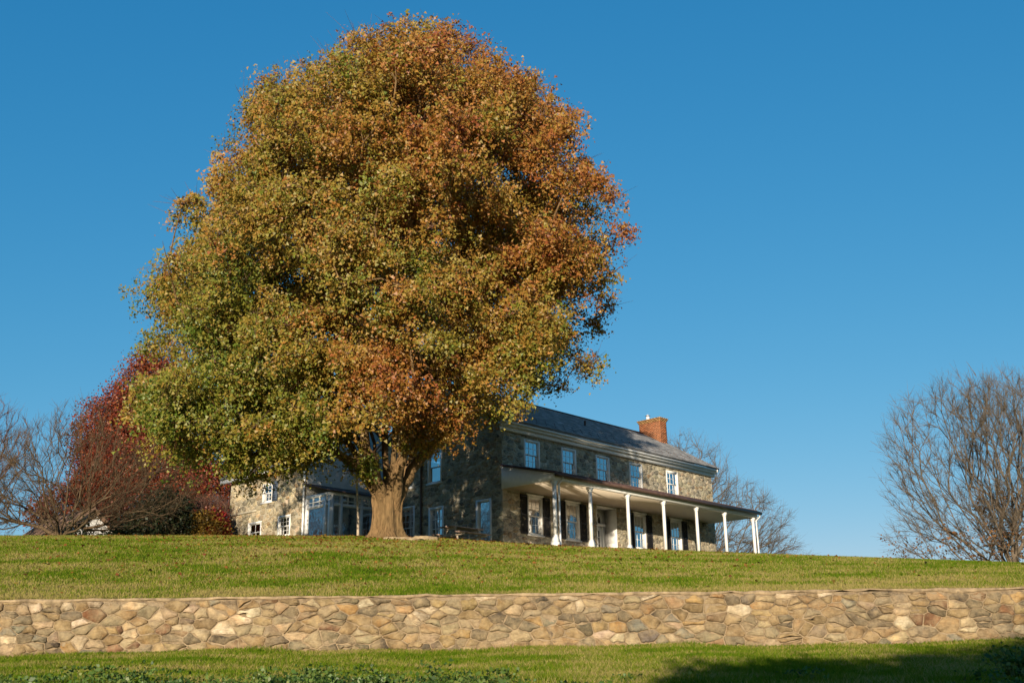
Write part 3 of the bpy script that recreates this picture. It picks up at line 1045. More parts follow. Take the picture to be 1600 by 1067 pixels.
    sr.add([(-3.75, SV - 0.22, 3.62), (-0.02, SV - 0.22, 3.62), (-0.02, 10.19, 4.25), (-3.75, 10.19, 4.25), (-3.75, SV - 0.22, 3.56), (-0.02, SV - 0.22, 3.56), (-0.02, 10.19, 4.19), (-3.75, 10.19, 4.19)],
           [(0, 1, 2, 3), (4, 7, 6, 5), (0, 4, 5, 1), (0, 3, 7, 4), (1, 5, 6, 2)])
    sr.build('sunroom_roof', M['gutter'], H)
    sf = MB(); sf.box(-3.3, -0.2, SV + 0.3, 10.1, -0.3, 0.0); sf.build('sunroom_floor', M['dark'], H)
    ct = MB(); ct.box(-3.2, -1.9, 9.2, 10.0, 0.0, 0.85); ct.box(-1.6, -0.9, 9.0, 9.6, 0.0, 1.1); ct.build('sunroom_furniture', M['curtain'], H)
    return H


build_house()


# ------------------------------------------------------------------ trees
def bez(p0, p1, p2, n):
    t = np.linspace(0, 1, n + 1)[1:, None]
    return (1 - t) ** 2 * p0 + 2 * t * (1 - t) * p1 + t ** 2 * p2


class Skeleton:
    def __init__(self, root, direction=(0, 0, 1)):
        self.P = np.zeros((60000, 3)); self.Dr = np.zeros((60000, 3)); self.par = np.full(60000, -1, int)
        self.P[0] = root; self.Dr[0] = direction; self.n = 1
        self.tips = []
        self.lock = []

    def path(self, i, pts):
        for p in pts:
            k = self.n
            self.P[k] = p
            d = self.P[k] - self.P[i]
            self.Dr[k] = d / (np.linalg.norm(d) + 1e-9)
            self.par[k] = i
            i = k
            self.n += 1
        return i

    def grow(self, targets, step, rng, ang=0.9, start=1, jit=0.07, curve=0.42, sag=0.0, radial=0.0):
        for t in targets:
            P = self.P[start:self.n]; d = t - P
            L = np.linalg.norm(d, axis=1) + 1e-6
            cs = (d * self.Dr[start:self.n]).sum(1) / L
            rd = P - self.P[0]
            cs2 = (d * rd).sum(1) / (L * (np.linalg.norm(rd, axis=1) + 1e-6))
            cost = L * (1 + ang * (1 - cs) + radial * (1 - cs2))
            i = int(np.argmin(cost)) + start
            l = np.linalg.norm(t - self.P[i])
            m = max(2, int(l / step))
            ctrl = self.P[i] + self.Dr[i] * l * curve + np.array((0, 0, -sag * l))
            pts = bez(self.P[i], ctrl, t, m)
            pts[:-1] += rng.normal(size=(m - 1, 3)) * jit * l / m ** 0.5 * 0.5
            self.tips.append(self.path(i, pts))

    def radii(self, tip, ex, top=None):
        n = self.n
        w = np.zeros(n)
        w[self.tips] = 1
        for i in range(n - 1, 0, -1):
            if w[i] == 0: w[i] = 1
            w[self.par[i]] += w[i]
        self.w = w
        r = tip * np.maximum(w, 1) ** ex
        if top: r = np.minimum(r, top)
        self.r = r
        return r

    def mesh(self):
        n, par, w = self.n, self.par, self.w
        main = np.full(n, -1, int)
        for i in range(1, n):
            p = par[i]
            if main[p] < 0 or w[i] > w[main[p]]: main[p] = i
        V, Q, S, nv = [], [], [], 0
        for i in range(1, n):
            if main[par[i]] == i and par[i] != 0: continue
            ch = [i]
            while main[ch[-1]] >= 0: ch.append(main[ch[-1]])
            pts = np.vstack((self.P[par[i]], self.P[ch]))
            r = np.concatenate(([self.r[ch[0]] * 1.08], self.r[ch])); r[-1] *= 0.5
            tng = np.gradient(pts, axis=0)
            tng /= np.linalg.norm(tng, axis=1)[:, None] + 1e-9
            ref = np.zeros(3); ref[np.argmin(np.abs(tng.mean(0)))] = 1
            a = np.cross(tng, ref); a /= np.linalg.norm(a, axis=1)[:, None] + 1e-9
            b = np.cross(tng, a)
            rm = r[0]
            k = 10 if rm > 0.15 else 6 if rm > 0.05 else 4 if rm > 0.02 else 3
            th = np.arange(k) * 2 * np.pi / k
            ring = pts[:, None] + r[:, None, None] * (a[:, None] * np.cos(th)[None, :, None] + b[:, None] * np.sin(th)[None, :, None])
            m = len(pts)
            V.append(ring.reshape(-1, 3))
            ii = np.arange(m - 1)[:, None] * k + np.arange(k)[None]
            jj = np.arange(m - 1)[:, None] * k + (np.arange(k)[None] + 1) % k
            q = np.stack((ii, ii + k, jj + k, jj), -1).reshape(-1, 4) + nv
            Q.append(q); nv += m * k
        Q = np.vstack(Q)
        return np.vstack(V), Q


def sticks(A, B, r0, r1=0.003):
    """many thin three-sided twigs from A to B"""
    d = B - A
    L = np.linalg.norm(d, axis=1, keepdims=True) + 1e-9
    t = d / L
    ref = np.where(np.abs(t[:, 2:3]) < 0.9, np.array([[0, 0, 1.]]), np.array([[1., 0, 0]]))
    a = np.cross(t, ref); a /= np.linalg.norm(a, axis=1, keepdims=True)
    b = np.cross(t, a)
    V = []
    for rr, base in ((r0, A), (r1, B)):
        rr = np.broadcast_to(np.asarray(rr, float).reshape(-1, 1), (len(A), 1))
        for k in range(3):
            th = k * 2.0944
            V.append(base + rr * (a * math.cos(th) + b * math.sin(th)))
    V = np.stack(V, 1).reshape(-1, 3)
    i = np.arange(len(A))[:, None] * 6
    q = np.stack([np.hstack((i + k, i + (k + 1) % 3, i + 3 + (k + 1) % 3, i + 3 + k)) for k in range(3)], 1).reshape(-1, 4)
    return V, q


def leaves(P, size, rng, up=0.5, out=None, bias=(-0.1, -0.6, 0.25)):
    """kite-shaped folded leaves at the points P"""
    n = len(P)
    nrm = rng.normal(size=(n, 3))
    nrm /= np.linalg.norm(nrm, axis=1, keepdims=True)
    nrm = nrm + np.array(bias) * up
    if out is not None: nrm += out * 0.5
    nrm /= np.linalg.norm(nrm, axis=1, keepdims=True)
    t = rng.normal(size=(n, 3)); t[:, 2] -= 0.5
    t -= (t * nrm).sum(1, keepdims=True) * nrm
    t /= np.linalg.norm(t, axis=1, keepdims=True) + 1e-9
    s = np.cross(nrm, t)
    L = (size * rng.uniform(0.6, 1.3, size=n))[:, None]
    f = rng.normal(size=(n, 1)) * 0.22
    L = L * np.where(rng.random((n, 1)) < 0.25, 1.35, 0.92)
    V = np.stack((P - t * L * 0.5, P + s * L * 0.40 - t * L * 0.08 + nrm * L * f, P + t * L * 0.62, P - s * L * 0.40 - t * L * 0.08 + nrm * L * f), 1).reshape(-1, 3)
    q = np.arange(n * 4).reshape(n, 4)
    return V, q


def leaves_tri(P, size, rng, up, out, bias=(-0.1, -0.6, 0.25)):
    """small pointed leaves, one face each, for the big crown"""
    n = len(P)
    nrm = rng.normal(size=(n, 3)); nrm /= np.linalg.norm(nrm, axis=1, keepdims=True)
    nrm = nrm + np.array(bias) * up + out * 0.5
    nrm /= np.linalg.norm(nrm, axis=1, keepdims=True)
    t = rng.normal(size=(n, 3)); t[:, 2] -= 0.5
    t -= (t * nrm).sum(1, keepdims=True) * nrm
    t /= np.linalg.norm(t, axis=1, keepdims=True) + 1e-9
    s = np.cross(nrm, t)
    L = (size * rng.uniform(0.55, 1.45, size=n))[:, None]
    V = np.stack((P + t * L * 0.62, P + s * L * rng.uniform(0.35, 0.6, (n, 1)) - t * L * rng.uniform(0.2, 0.5, (n, 1)), P - s * L * rng.uniform(0.35, 0.6, (n, 1)) - t * L * rng.uniform(0.2, 0.5, (n, 1))), 1).reshape(-1, 3)
    return V, np.arange(n * 3).reshape(n, 3)


def fbm(P, rng, freq, octs=3):
    """cheap smooth pseudo-noise in about [-1, 1]"""
    out = np.zeros(len(P)); amp = 1.0; tot = 0
    for o in range(octs):
        for _ in range(3):
            k = rng.normal(size=3) * freq
            out += amp * np.sin(P @ k + rng.uniform(0, 6.28))
        tot += 3 * amp * 0.6
        freq *= 2; amp *= 0.55
    return out / tot


PAL = np.array([(0.085, 0.140, 0.014), (0.180, 0.190, 0.024), (0.285, 0.200, 0.032), (0.330, 0.150, 0.028), (0.285, 0.088, 0.024), (0.180, 0.042, 0.024)])


def palette(h, pal=PAL):
    h = np.clip(h, 0, 0.999) * (len(pal) - 1)
    i = h.astype(int); f = (h - i)[:, None]
    return pal[i] * (1 - f) + pal[np.minimum(i + 1, len(pal) - 1)] * f


# crown outline of the maple: height, left and right limits
CR = np.array([(26.8, -5.6, -3.2), (26.2, -6.6, -1.6), (25.4, -7.4, -0.4), (24.16, -10.2, 0.8), (22.35, -10.9, 2.6), (20.60, -11.7, 3.2), (19.17, -12.4, 3.7), (17.77, -12.9, 4.1), (16.40, -13.4, 3.9),
               (15.33, -14.4, 3.7), (13.75, -14.6, 3.3), (12.44, -13.9, 2.9), (11.17, -13.9, 2.2), (10.19, -13.9, 0.8), (9.21, -13.6, -0.8), (8.24, -12.6, -2.9), (7.5, -10.9, -6.9)])[::-1]
CB = np.array([(-15, 12.5), (-14.2, 9.6), (-13.24, 8.83), (-10.78, 7.7), (-9.09, 7.4), (-7.69, 7.8), (-6.54, 9.2), (-4.86, 9.6), (-3.66, 9.5), (-2.46, 9.2), (-1.02, 9.7), (1.17, 10.5), (2.66, 11.3), (4.8, 14)])


def build_maple():
    rng = np.random.default_rng(5)
    base = np.array((-4.7, 40.0, float(terrain(-4.7, 40.0))))
    T = empty('maple_tree', tuple(base))
    tag(T, 'huge round maple in orange and green autumn leaf before the farmhouse', 'tree')
    # cluster centres
    def inside(x, y, z, m):
        # the outline is given at the trunk's distance as seen from the road below
        k = 40.0 / y
        zp, xp = z * k, x * k
        l, r = np.interp(zp, CR[:, 0], CR[:, 1], left=9, right=9), np.interp(zp, CR[:, 0], CR[:, 2], left=-9, right=-9)
        return l + m < xp < r - m and zp < 26.9 - m and zp > np.interp(xp, CB[:, 0], CB[:, 1]) + m * 0.8

    lobes = []
    tries = 0
    while len(lobes) < 265 and tries < 90000:
        tries += 1
        z = rng.uniform(7.0, 27.0)
        th, rad = rng.uniform(0, 2 * math.pi), math.sqrt(rng.random())
        if rad < 0.6 and rng.random() < 0.7 * (1 - max(0, (z - 19) / 6)): continue
        l, r = np.interp(z, CR[:, 0], CR[:, 1]), np.interp(z, CR[:, 0], CR[:, 2])
        c, w = (l + r) / 2, (r - l) / 2
        x, y = c + rad * math.cos(th) * w, 40.0 + rad * math.sin(th) * min(w, 8.8) * 0.93
        R_ = rng.uniform(0.9, 2.1)
        if not inside(x, y, z, R_ * rng.uniform(0.45, 0.95)): continue
        if z < 9.0 and y > 43: continue
        if x < -8 and z < 13 and y > 38 and rng.random() < 0.45: continue
        if any((a[0] - x) ** 2 + (a[1] - y) ** 2 + (1.3 * (a[2] - z)) ** 2 < (0.43 * (a[3] + R_)) ** 2 for a in lobes): continue
        lobes.append((x, y, z, R_))
    low = [(-12.3, 37.6, 8.6, 1.0), (-11.5, 38.2, 8.05, 0.95), (-10.2, 37.9, 7.75, 0.9), (-9.5, 38.8, 7.75, 0.85), (-8.45, 38.4, 7.6, 0.8), (-7.7, 38.8, 8.0, 0.8), (-11.3, 36.9, 9.1, 1.1),
           (-12.8, 37.8, 9.7, 1.1), (-8.3, 37.0, 8.3, 0.9), (-7.15, 37.8, 8.7, 0.9), (-9.8, 37.0, 8.5, 1.0), (-6.4, 38.0, 9.2, 0.9), (-5.65, 39.0, 7.75, 0.5), (-5.25, 38.85, 7.7, 0.4), 
           (-3.45, 38.5, 8.6, 0.7), (-2.4, 38.0, 8.9, 0.8), (-4.0, 38.3, 9.6, 0.8)]
    # small sprays of leafy shoots standing out of the outline
    k = 0
    while k < 26:
        z = rng.uniform(10, 27.2); th = rng.uniform(0, 2 * math.pi)
        l, r = np.interp(z, CR[:, 0], CR[:, 1]), np.interp(z, CR[:, 0], CR[:, 2])
        c, w = (l + r) / 2, (r - l) / 2
        x, y = c + math.cos(th) * (w + 0.3), 40.0 + math.sin(th) * (min(w, 8.8) * 0.93)
        if inside(x, y, z, -0.35) and not inside(x, y, z, 0.25):
            lobes.append((x, y, z, rng.uniform(0.3, 0.6))); k += 1
    low = [(a, b, c + (0.28 if a < -6 else 0.1), d * 0.9) for a, b, c, d in low]
    lobes += low
    cand, owner = [], []
    for li, (x, y, z, R_) in enumerate(lobes):
        m = max(5 if li >= len(lobes) - len(low) else 2, int(3.6 * R_ ** 2.2))
        d = rng.normal(size=(m, 3)); d[:, 2] += 0.25
        d /= np.linalg.norm(d, axis=1, keepdims=True)
        rr = R_ * (0.30 + 0.70 * rng.random((m, 1))) ** 0.5
        q = np.array((x, y, z)) + d * rr * np.array((0.92, 0.92, 1.02))
        for p in q:
            if inside(p[0], p[1], p[2], 0.1 if R_ > 0.62 else -0.7) or li >= len(lobes) - len(low):
                cand.append(p); owner.append(li)
    cand = np.array(cand); owner = np.array(owner)
    lobe_h = rng.normal(size=len(lobes)) * 0.05
    sk = Skeleton(base + np.array((0, 0, 0.3)))
    fork = base + np.array((0, 0, 1.05))
    limbs = [((-0.45, -0.1), (-1.25, 8.5, -0.3), (-1.8, 9.7, -0.2), (-3.4, 12.4, 0.6)), ((0.55, 0.0), (1.15, 8.2, 0.1), (2.1, 9.2, 0.2), (5.2, 13.6, 0.8)),
             ((-0.1, 0.25), (-0.2, 9.0, 0.8), (-0.3, 13.0, 1.2), (-1.0, 22.5, 1.6)), ((0.2, -0.25), (0.35, 9.0, -0.5), (0.8, 13.0, -0.9), (1.6, 21.5, -1.4)),
             ((-0.3, -0.3), (-0.75, 9.2, -1.4), (-1.3, 12.0, -2.4), (-2.4, 17.0, -3.9)), ((0.4, 0.3), (0.9, 9.2, 1.6), (1.6, 12.0, 3.2), (3.2, 17.0, 5.8)),
             ((-0.4, 0.3), (-1.1, 9.2, 1.6), (-1.9, 12.2, 2.6), (-3.6, 16.5, 4.2)), ((0.45, -0.25), (0.9, 9.4, -1.6), (1.9, 12.4, -2.4), (3.8, 17.0, -3.2)),
             ((0.05, 0.0), (0.25, 9.2, 0.1), (0.5, 14.0, 0.0), (0.6, 24.0, 0.2)), ((-0.35, 0.0), (-0.8, 10.0, 0.9), (-1.7, 14.0, 1.4), (-3.2, 20.0, 1.8))]
    for (ox, oy), *pts in limbs:
        p0 = fork + np.array((ox, oy, 0.0))
        ctrl = [fork + np.array((ox * 0.2, oy * 0.2, -0.5)), fork + np.array((ox * 0.55, oy * 0.55, 0.05))] + [np.array((base[0] + a, base[1] + d, z)) for a, z, d in pts]
        ctrl = np.array(ctrl)
        tt = np.linspace(0, len(ctrl) - 1, 26)
        # Catmull-Rom through the control points
        out = []
        for t in tt:
            i = min(int(t), len(ctrl) - 2); f = t - i
            a, b, c, d = ctrl[max(i - 1, 0)], ctrl[i], ctrl[i + 1], ctrl[min(i + 2, len(ctrl) - 1)]
            out.append(0.5 * ((2 * b) + (-a + c) * f + (2 * a - 5 * b + 4 * c - d) * f ** 2 + (-a + 3 * b - 3 * c + d) * f ** 3))
        out = np.array(out)
        out[6:] += rng.normal(size=(len(out) - 6, 3)) * 0.05
        sk.path(0, out)
    order = np.argsort(np.linalg.norm(cand - fork, axis=1) + rng.normal(size=len(cand)) * 1.0)
    start = 1
    sk.grow(cand[order], 0.7, rng, ang=1.1, start=start)
    sk.radii(0.0145, 0.44, 0.25)
    V, Q = sk.mesh()
    # trunk: fluted, flared, opening into the fork
    nr, ns = 26, 48
    tv = []
    prof_z = np.linspace(-0.5, 2.0, nr)
    for i, z in enumerate(prof_z):
        flare = 0.25 * math.exp(-max(z + 0.05, 0) / 0.26)
        rr = 0.455 + 0.02 * z + flare + 0.10 * max(0, z - 0.9)
        for j in range(ns):
            th = 2 * math.pi * j / ns
            lob = 0.095 * math.cos(5 * th + 0.6) + 0.065 * math.cos(8 * th + 1.7 + 0.5 * z) + 0.035 * math.cos(13 * th + 2 * z) + 0.02 * math.cos(23 * th - 3 * z)
            root = 0.45 * flare * max(0, math.cos(5 * th + 0.6 + 0.2))
            groove = -0.26 * math.exp(-((th - 4.52) / 0.085) ** 2) * min(1, max(0, (1.9 - z) / 0.6))
            r_ = rr * (1 + lob + groove) + root + 0.012 * math.sin(17 * th + 5 * z)
            if z > 1.25: r_ *= 1 - 0.80 * ((z - 1.25) / 0.75) ** 2
            tv.append((r_ * math.cos(th) * 1.02, r_ * math.sin(th) * 0.92, z))
    tv = np.array(tv) + base
    i = np.arange(nr - 1)[:, None] * ns + np.arange(ns)[None]
    j = np.arange(nr - 1)[:, None] * ns + (np.arange(ns)[None] + 1) % ns
    tq = np.stack((i, j, j + ns, i + ns), -1).reshape(-1, 4)
    VV = np.vstack((tv, V)) - base
    QQ = np.vstack((tq, Q + len(tv)))
    mesh_np('trunk', VV, QQ, np.full(len(QQ), 4), M['bark'], T, None, True)

    # foliage
    ctr = cand
    nl = (rng.integers(200, 400, size=len(ctr)) * (3450 / len(ctr)) * np.where(np.array([q_[3] for q_ in lobes])[owner] < 0.62, 0.5, 1.0) * np.where(ctr[:, 1] > 42.5, 0.5, 1.0) * np.where((ctr[:, 1] > 38.5) & (ctr[:, 2] < 13), 0.6, 1.0)).astype(int)
    print('clusters', len(ctr))
    bare = np.clip((ctr[:, 2] - 21.0 + 0.25 * (ctr[:, 1] - 40)) / 3.0, 0, 1) * np.clip((-4.6 - ctr[:, 0]) / 2.0, 0, 1)
    nl = (nl * (1 - 0.80 * bare) * np.where((ctr[:, 2] > 25.3), 0.55, 1.0)).astype(int)
    # leaves grow in small sprays at the twig ends
    LPS = 13
    ns_ = np.maximum(1, nl // LPS)
    sid = np.repeat(np.arange(len(ctr)), ns_)
    lobe_r = np.array([q_[3] for q_ in lobes])[owner]
    rad = (rng.uniform(0.55, 1.05, size=len(ctr)) * np.where(lobe_r < 0.62, 0.6, 1.0))[sid][:, None]
    spc = ctr[sid] + np.clip(rng.normal(size=(len(sid), 3)), -1.9, 1.9) * np.array((0.46, 0.46, 0.36)) * rad
    spn = rng.normal(size=(len(sid), 3)); spn /= np.linalg.norm(spn, axis=1, keepdims=True)
    spr = rng.uniform(0.09, 0.20, len(sid))
    lid = np.repeat(np.arange(len(sid)), rng.integers(LPS - 6, LPS + 7, len(sid)))
    rid = sid[lid]
    n = len(rid)
    off = rng.normal(size=(n, 3)) * spr[lid][:, None]
    off -= 0.55 * (off * spn[lid]).sum(1, keepdims=True) * spn[lid]
    P = spc[lid] + off - np.array((0, 0, 0.25)) * (off[:, :2] ** 2).sum(1, keepdims=True) / 0.15
    # twigs
    tid = np.repeat(np.arange(len(ctr)), 9)
    tw = ctr[tid] + rng.normal(size=(len(tid), 3)) * np.array((0.42, 0.42, 0.32)) + np.array((0, 0, 0.2)) * (1 + 3 * bare[tid][:, None])
    tV, tQ = sticks(ctr[tid], tw, 0.012)
    mesh_np('twigs', tV - base, tQ, np.full(len(tQ), 4), M['twig_red'], T)['kind'] = 'stuff'
    # colour of each leaf: greener low and left, redder high and right
    hx = (ctr[:, 0] + 5.0) / 10.0
    hz = (ctr[:, 2] - 15.0) / 10.0
    hc = 0.40 + 0.14 * hx + 0.14 * hz + 0.085 * fbm(ctr, np.random.default_rng(9), 0.6, 3) + rng.normal(size=len(ctr)) * 0.06 + lobe_h[owner]
    low_mid = np.exp(-((ctr[:, 0] + 3.6) / 2.4) ** 2 - ((ctr[:, 2] - 9.9) / 1.1) ** 2)
    hc = hc + 0.26 * low_mid
    ex = np.linalg.norm((ctr - np.array((-4.9, 40, 16.0))) / np.array((9.6, 8.8, 10.5)), axis=1)
    hc = hc + 0.10 * np.clip(ex - 0.9, 0, 0.3) / 0.3
    h = hc[rid] + (rng.normal(size=len(sid)) * 0.10)[lid] + rng.normal(size=n) * 0.06
    C = palette(h) * rng.uniform(0.80, 1.18, size=(n, 1))
    out = P - np.array((-4.9, 40.0, 15.0)); out /= np.linalg.norm(out, axis=1, keepdims=True)
    lV, lQ = leaves_tri(P, 0.092, rng, 0.8, out * 0.9 + spn[lid] * 1.9)
    mesh_np('crown', lV - base, lQ, np.full(n, 3), M['leaf'], T, np.repeat(C, 3, axis=0))['kind'] = 'stuff'


build_maple()


def ell_targets(ells, n, rng, shell=0.35):
    out = []
    vol = np.array([e[1][0] * e[1][1] * e[1][2] for e in ells]); vol = vol / vol.sum()
    for (c, r), v in zip(ells, vol):
        k = int(n * v)
        d = rng.normal(size=(k, 3)); d /= np.linalg.norm(d, axis=1, keepdims=True)
        rad = (shell + (1 - shell) * rng.random((k, 1))) ** 0.5
        out.append(np.array(c) + d * rad * np.array(r))
    return np.vstack(out)


def bare_tree(name, label, base, ells, limbs, n, seed, mat, tip=0.010, ex=0.46, twigs=5, twl=0.55, ang=1.4, leaf=None, group=None, sag=0.0, cat='tree', trunk_h=0.6, top=None, curve=0.14, lift=0.25, leaf_col=None, leaf_size=0.12):
    rng = np.random.default_rng(seed)
    bz = float(terrain(base[0], base[1]))
    b = np.array((base[0], base[1], bz))
    T = empty(name, tuple(b))
    tag(T, label, cat, group)
    sk = Skeleton(b + np.array((0, 0, -0.4)))
    st = sk.path(0, [b + np.array((0, 0, z)) for z in np.linspace(0, trunk_h, 3)])
    for L in limbs:
        pts = np.array([b + np.array((0, 0, trunk_h))] + [b + np.array(p) for p in L])
        o = []
        for i in range(len(pts) - 1):
            m = max(3, int(np.linalg.norm(pts[i + 1] - pts[i]) / 0.5))
            a0 = pts[max(i - 1, 0)]; c0 = pts[min(i + 2, len(pts) - 1)]
            for f in np.linspace(0, 1, m + 1)[1:]:
                p, q = pts[i], pts[i + 1]
                o.append(0.5 * ((2 * p) + (-a0 + q) * f + (2 * a0 - 5 * p + 4 * q - c0) * f ** 2 + (-a0 + 3 * p - 3 * q + c0) * f ** 3))
        o = np.array(o); o += rng.normal(size=o.shape) * 0.035
        sk.path(st, o)
    tg = ell_targets([(b + np.array(c), r) for c, r in ells], n, rng)
    tg = tg[tg[:, 2] > terrain(tg[:, 0], tg[:, 1]) + 0.3]
    order = np.argsort(np.linalg.norm(tg - b, axis=1) + rng.normal(size=len(tg)) * 0.6)
    sk.grow(tg[order], 0.45, rng, ang=ang, start=4, curve=curve, sag=sag, jit=0.010, radial=1.6)
    sk.radii(tip, ex, top)
    V, Q = sk.mesh()
    mesh_np('trunk', V - b, Q, np.full(len(Q), 4), mat, T, None, True)
    ti = np.array(sk.tips)
    parts = []
    k = np.repeat(ti, twigs)
    A = sk.P[k] - sk.Dr[k] * rng.uniform(0, 0.5, size=(len(k), 1))
    d = sk.Dr[k] * 0.9 + rng.normal(size=(len(k), 3)) * 0.38 + np.array((0, 0, lift))
    d /= np.linalg.norm(d, axis=1, keepdims=True)
    B = A + d * twl * rng.uniform(0.4, 1.3, size=(len(k), 1))
    tV, tQ = sticks(A, B, 0.0062)
    if leaf is None:
        mesh_np('crown', tV - b, tQ, np.full(len(tQ), 4), mat, T)['kind'] = 'stuff'
    else:
        mesh_np('twigs', tV - b, tQ, np.full(len(tQ), 4), mat, T)['kind'] = 'stuff'
        m, zmax, spread = leaf
        sel = ti[sk.P[ti][:, 2] < bz + zmax]
        rid = np.repeat(sel, m)
        P = sk.P[rid] + rng.normal(size=(len(rid), 3)) * np.array(spread)
        lV, lQ = leaves(P, leaf_size, rng, 0.5)
        cl = np.array(leaf_col)
        hcl = rng.random(len(sel)) * 0.7
        C = palette(np.repeat(hcl, m) + rng.random(len(rid)) * 0.3, cl) * rng.uniform(0.7, 1.3, size=(len(rid), 1))
        mesh_np('crown', lV - b, lQ, np.full(len(rid), 4), M['leaf'], T, np.repeat(C, 4, axis=0))['kind'] = 'stuff'
    return T


RUST = [(0.10, 0.05, 0.02), (0.20, 0.09, 0.03), (0.28, 0.14, 0.05)]
MAROON = [(0.09, 0.013, 0.009), (0.18, 0.027, 0.013), (0.24, 0.055, 0.018), (0.25, 0.11, 0.038)]


def build_trees():
    # broad bare tree on the left
    bare_tree('bare_tree', 'wide low bare tree with many spreading stems left of the maple', (-19.95, 48.0),
              [((0.0, 0, 3.2), (5.6, 4.2, 2.6)), ((-3.2, 0, 2.6), (3.2, 3.2, 2.0)), ((3.4, 0, 2.6), (3.0, 3.0, 1.7)), ((0.5, 0, 5.2), (1.6, 1.6, 2.0))],
              [[(-0.9, -0.2, 1.4), (-2.4, -0.6, 2.3), (-4.6, -0.8, 3.0)], [(-0.5, 0.3, 1.8), (-1.2, 0.6, 3.2), (-2.2, 0.9, 4.6)], [(0.1, 0, 1.9), (0.2, -0.2, 3.6), (0.7, -0.2, 6.2)],
               [(0.8, -0.3, 1.3), (2.0, -0.7, 2.0), (4.6, -1.0, 2.8)], [(0.5, 0.5, 1.5), (1.6, 1.2, 2.8), (3.0, 1.8, 4.0)], [(-0.4, -0.8, 1.5), (-0.9, -2.0, 2.6), (-1.4, -3.0, 3.6)], [(-0.9, 0.2, 1.0), (-2.6, 0.6, 1.4), (-4.4, 0.6, 2.0)]],
              1500, 11, M['twig'], tip=0.0070, ex=0.42, twigs=6, twl=0.55, ang=2.2, trunk_h=0.45, lift=0.1)
    bare_tree('bare_tree', 'bare pinkish tree cut by the left edge of the view', (-29.5, 56.0), [((0, 0, 6.0), (4.2, 3.5, 4.2))],
              [[(0.5, 0, 3), (1.5, 0.2, 6)], [(-0.6, 0.3, 3), (-1.5, 0.5, 6.5)], [(0.1, -0.4, 3.5), (0.2, -0.8, 7)]], 1100, 12, M['twig_red'], tip=0.009, twigs=6, twl=0.6, trunk_h=1.5)
    # dark red tree behind it
    bare_tree('red_leaved_tree', 'dark red leaved tree behind the bare tree on the left', (-24.6, 72.0), [((0, 0, 7.2), (4.2, 4.0, 5.0)), ((0.0, 0, 12.8), (2.6, 2.6, 3.8)), ((-2.4, 0, 10.2), (2.6, 2.6, 3.6)), ((-4.4, 0, 5.6), (2.8, 2.6, 2.2)), ((3.6, -1, 5.8), (3.2, 2.8, 3.6))],
              [[(0.3, 0, 5), (0.3, 0, 12)], [(-0.9, 0, 4.0), (-2.4, 0, 7.0)], [(1.0, 0, 4.2), (2.8, 0, 7.6)]], 2300, 13, M['twig_red'], tip=0.010, twigs=4, trunk_h=1.4, leaf=(70, 40, (0.42, 0.42, 0.36)), leaf_col=MAROON, leaf_size=0.13)
    # tree behind the right end of the house
    bare_tree('bare_tree', 'bare drooping tree behind the right end of the farmhouse', (11.0, 76.0), [((2.4, 0, 5.5), (6.0, 4.6, 4.2)), ((4.6, 0, 3.2), (5.0, 4.0, 2.6)), ((0.9, 0, 9.6), (3.8, 3.2, 3.0))],
              [[(0.6, 0, 4.0), (1.4, 0, 8.5)], [(2.0, 0.3, 3.4), (5.0, 0.4, 6.0)], [(2.2, -0.6, 2.4), (5.6, -0.8, 3.6)], [(1.6, 0.8, 3.0), (3.8, 1.6, 7.0)], [(-1.0, 0.4, 3.4), (-2.6, 0.6, 7)]],
              2200, 14, M['twig_grey'], tip=0.0085, ex=0.43, twigs=6, twl=0.8, ang=1.8, sag=-0.05, lift=-0.05, trunk_h=1.0)
    # right edge of the view
    bare_tree('bare_tree', 'tall fan shaped bare tree leaning left at the right edge', (23.3, 52.0), [((-1.2, 0, 6.0), (4.6, 3.6, 4.4)), ((-2.6, 0, 2.6), (3.2, 3.0, 2.2)), ((1.2, 0, 7.4), (3.4, 3.2, 3.4))],
              [[(-0.7, 0, 1.8), (-1.7, 0, 3.4), (-4.2, 0.2, 6.4)], [(-0.6, 0.2, 2.2), (-1.3, 0.3, 4.2), (-2.2, 0.3, 8.4)], [(-0.5, -0.2, 2.4), (-0.7, -0.3, 5.2), (-0.2, -0.4, 9.2)],
               [(-1.2, -0.3, 1.3), (-2.8, -0.6, 2.5), (-4.8, -0.8, 3.4)], [(0.3, 0.2, 2.6), (1.2, 0.4, 5.6), (2.0, 0.4, 9.4)], [(-0.4, 0.9, 1.8), (-1.4, 1.8, 4.2), (-2.6, 2.4, 6.4)], [(-0.6, -0.9, 1.8), (-1.6, -1.8, 4.0), (-2.6, -2.6, 6.2)]],
              1500, 15, M['twig_grey'], tip=0.0075, ex=0.43, twigs=8, twl=0.7, ang=2.4, trunk_h=0.5, lift=0.1, leaf=(5, 2.6, (0.25, 0.25, 0.2)), leaf_col=RUST, leaf_size=0.11)
    bare_tree('bare_tree', 'bare upright tree cut off by the right edge', (26.6, 55.0), [((-0.6, 0, 7.0), (3.8, 3.4, 4.6)), ((-0.5, 0, 3.5), (3.0, 2.8, 2.4))],
              [[(-0.5, 0, 3), (-1.2, 0, 8.0)], [(0.3, 0.2, 3), (0.9, 0.3, 8.5)], [(-0.8, 0.4, 2.2), (-2.4, 0.6, 5.4)]], 850, 16, M['twig_grey'], tip=0.0080, twigs=7, twl=0.6, trunk_h=1.0, leaf=(5, 5.0, (0.25, 0.25, 0.2)), leaf_col=RUST, leaf_size=0.12)


build_trees()


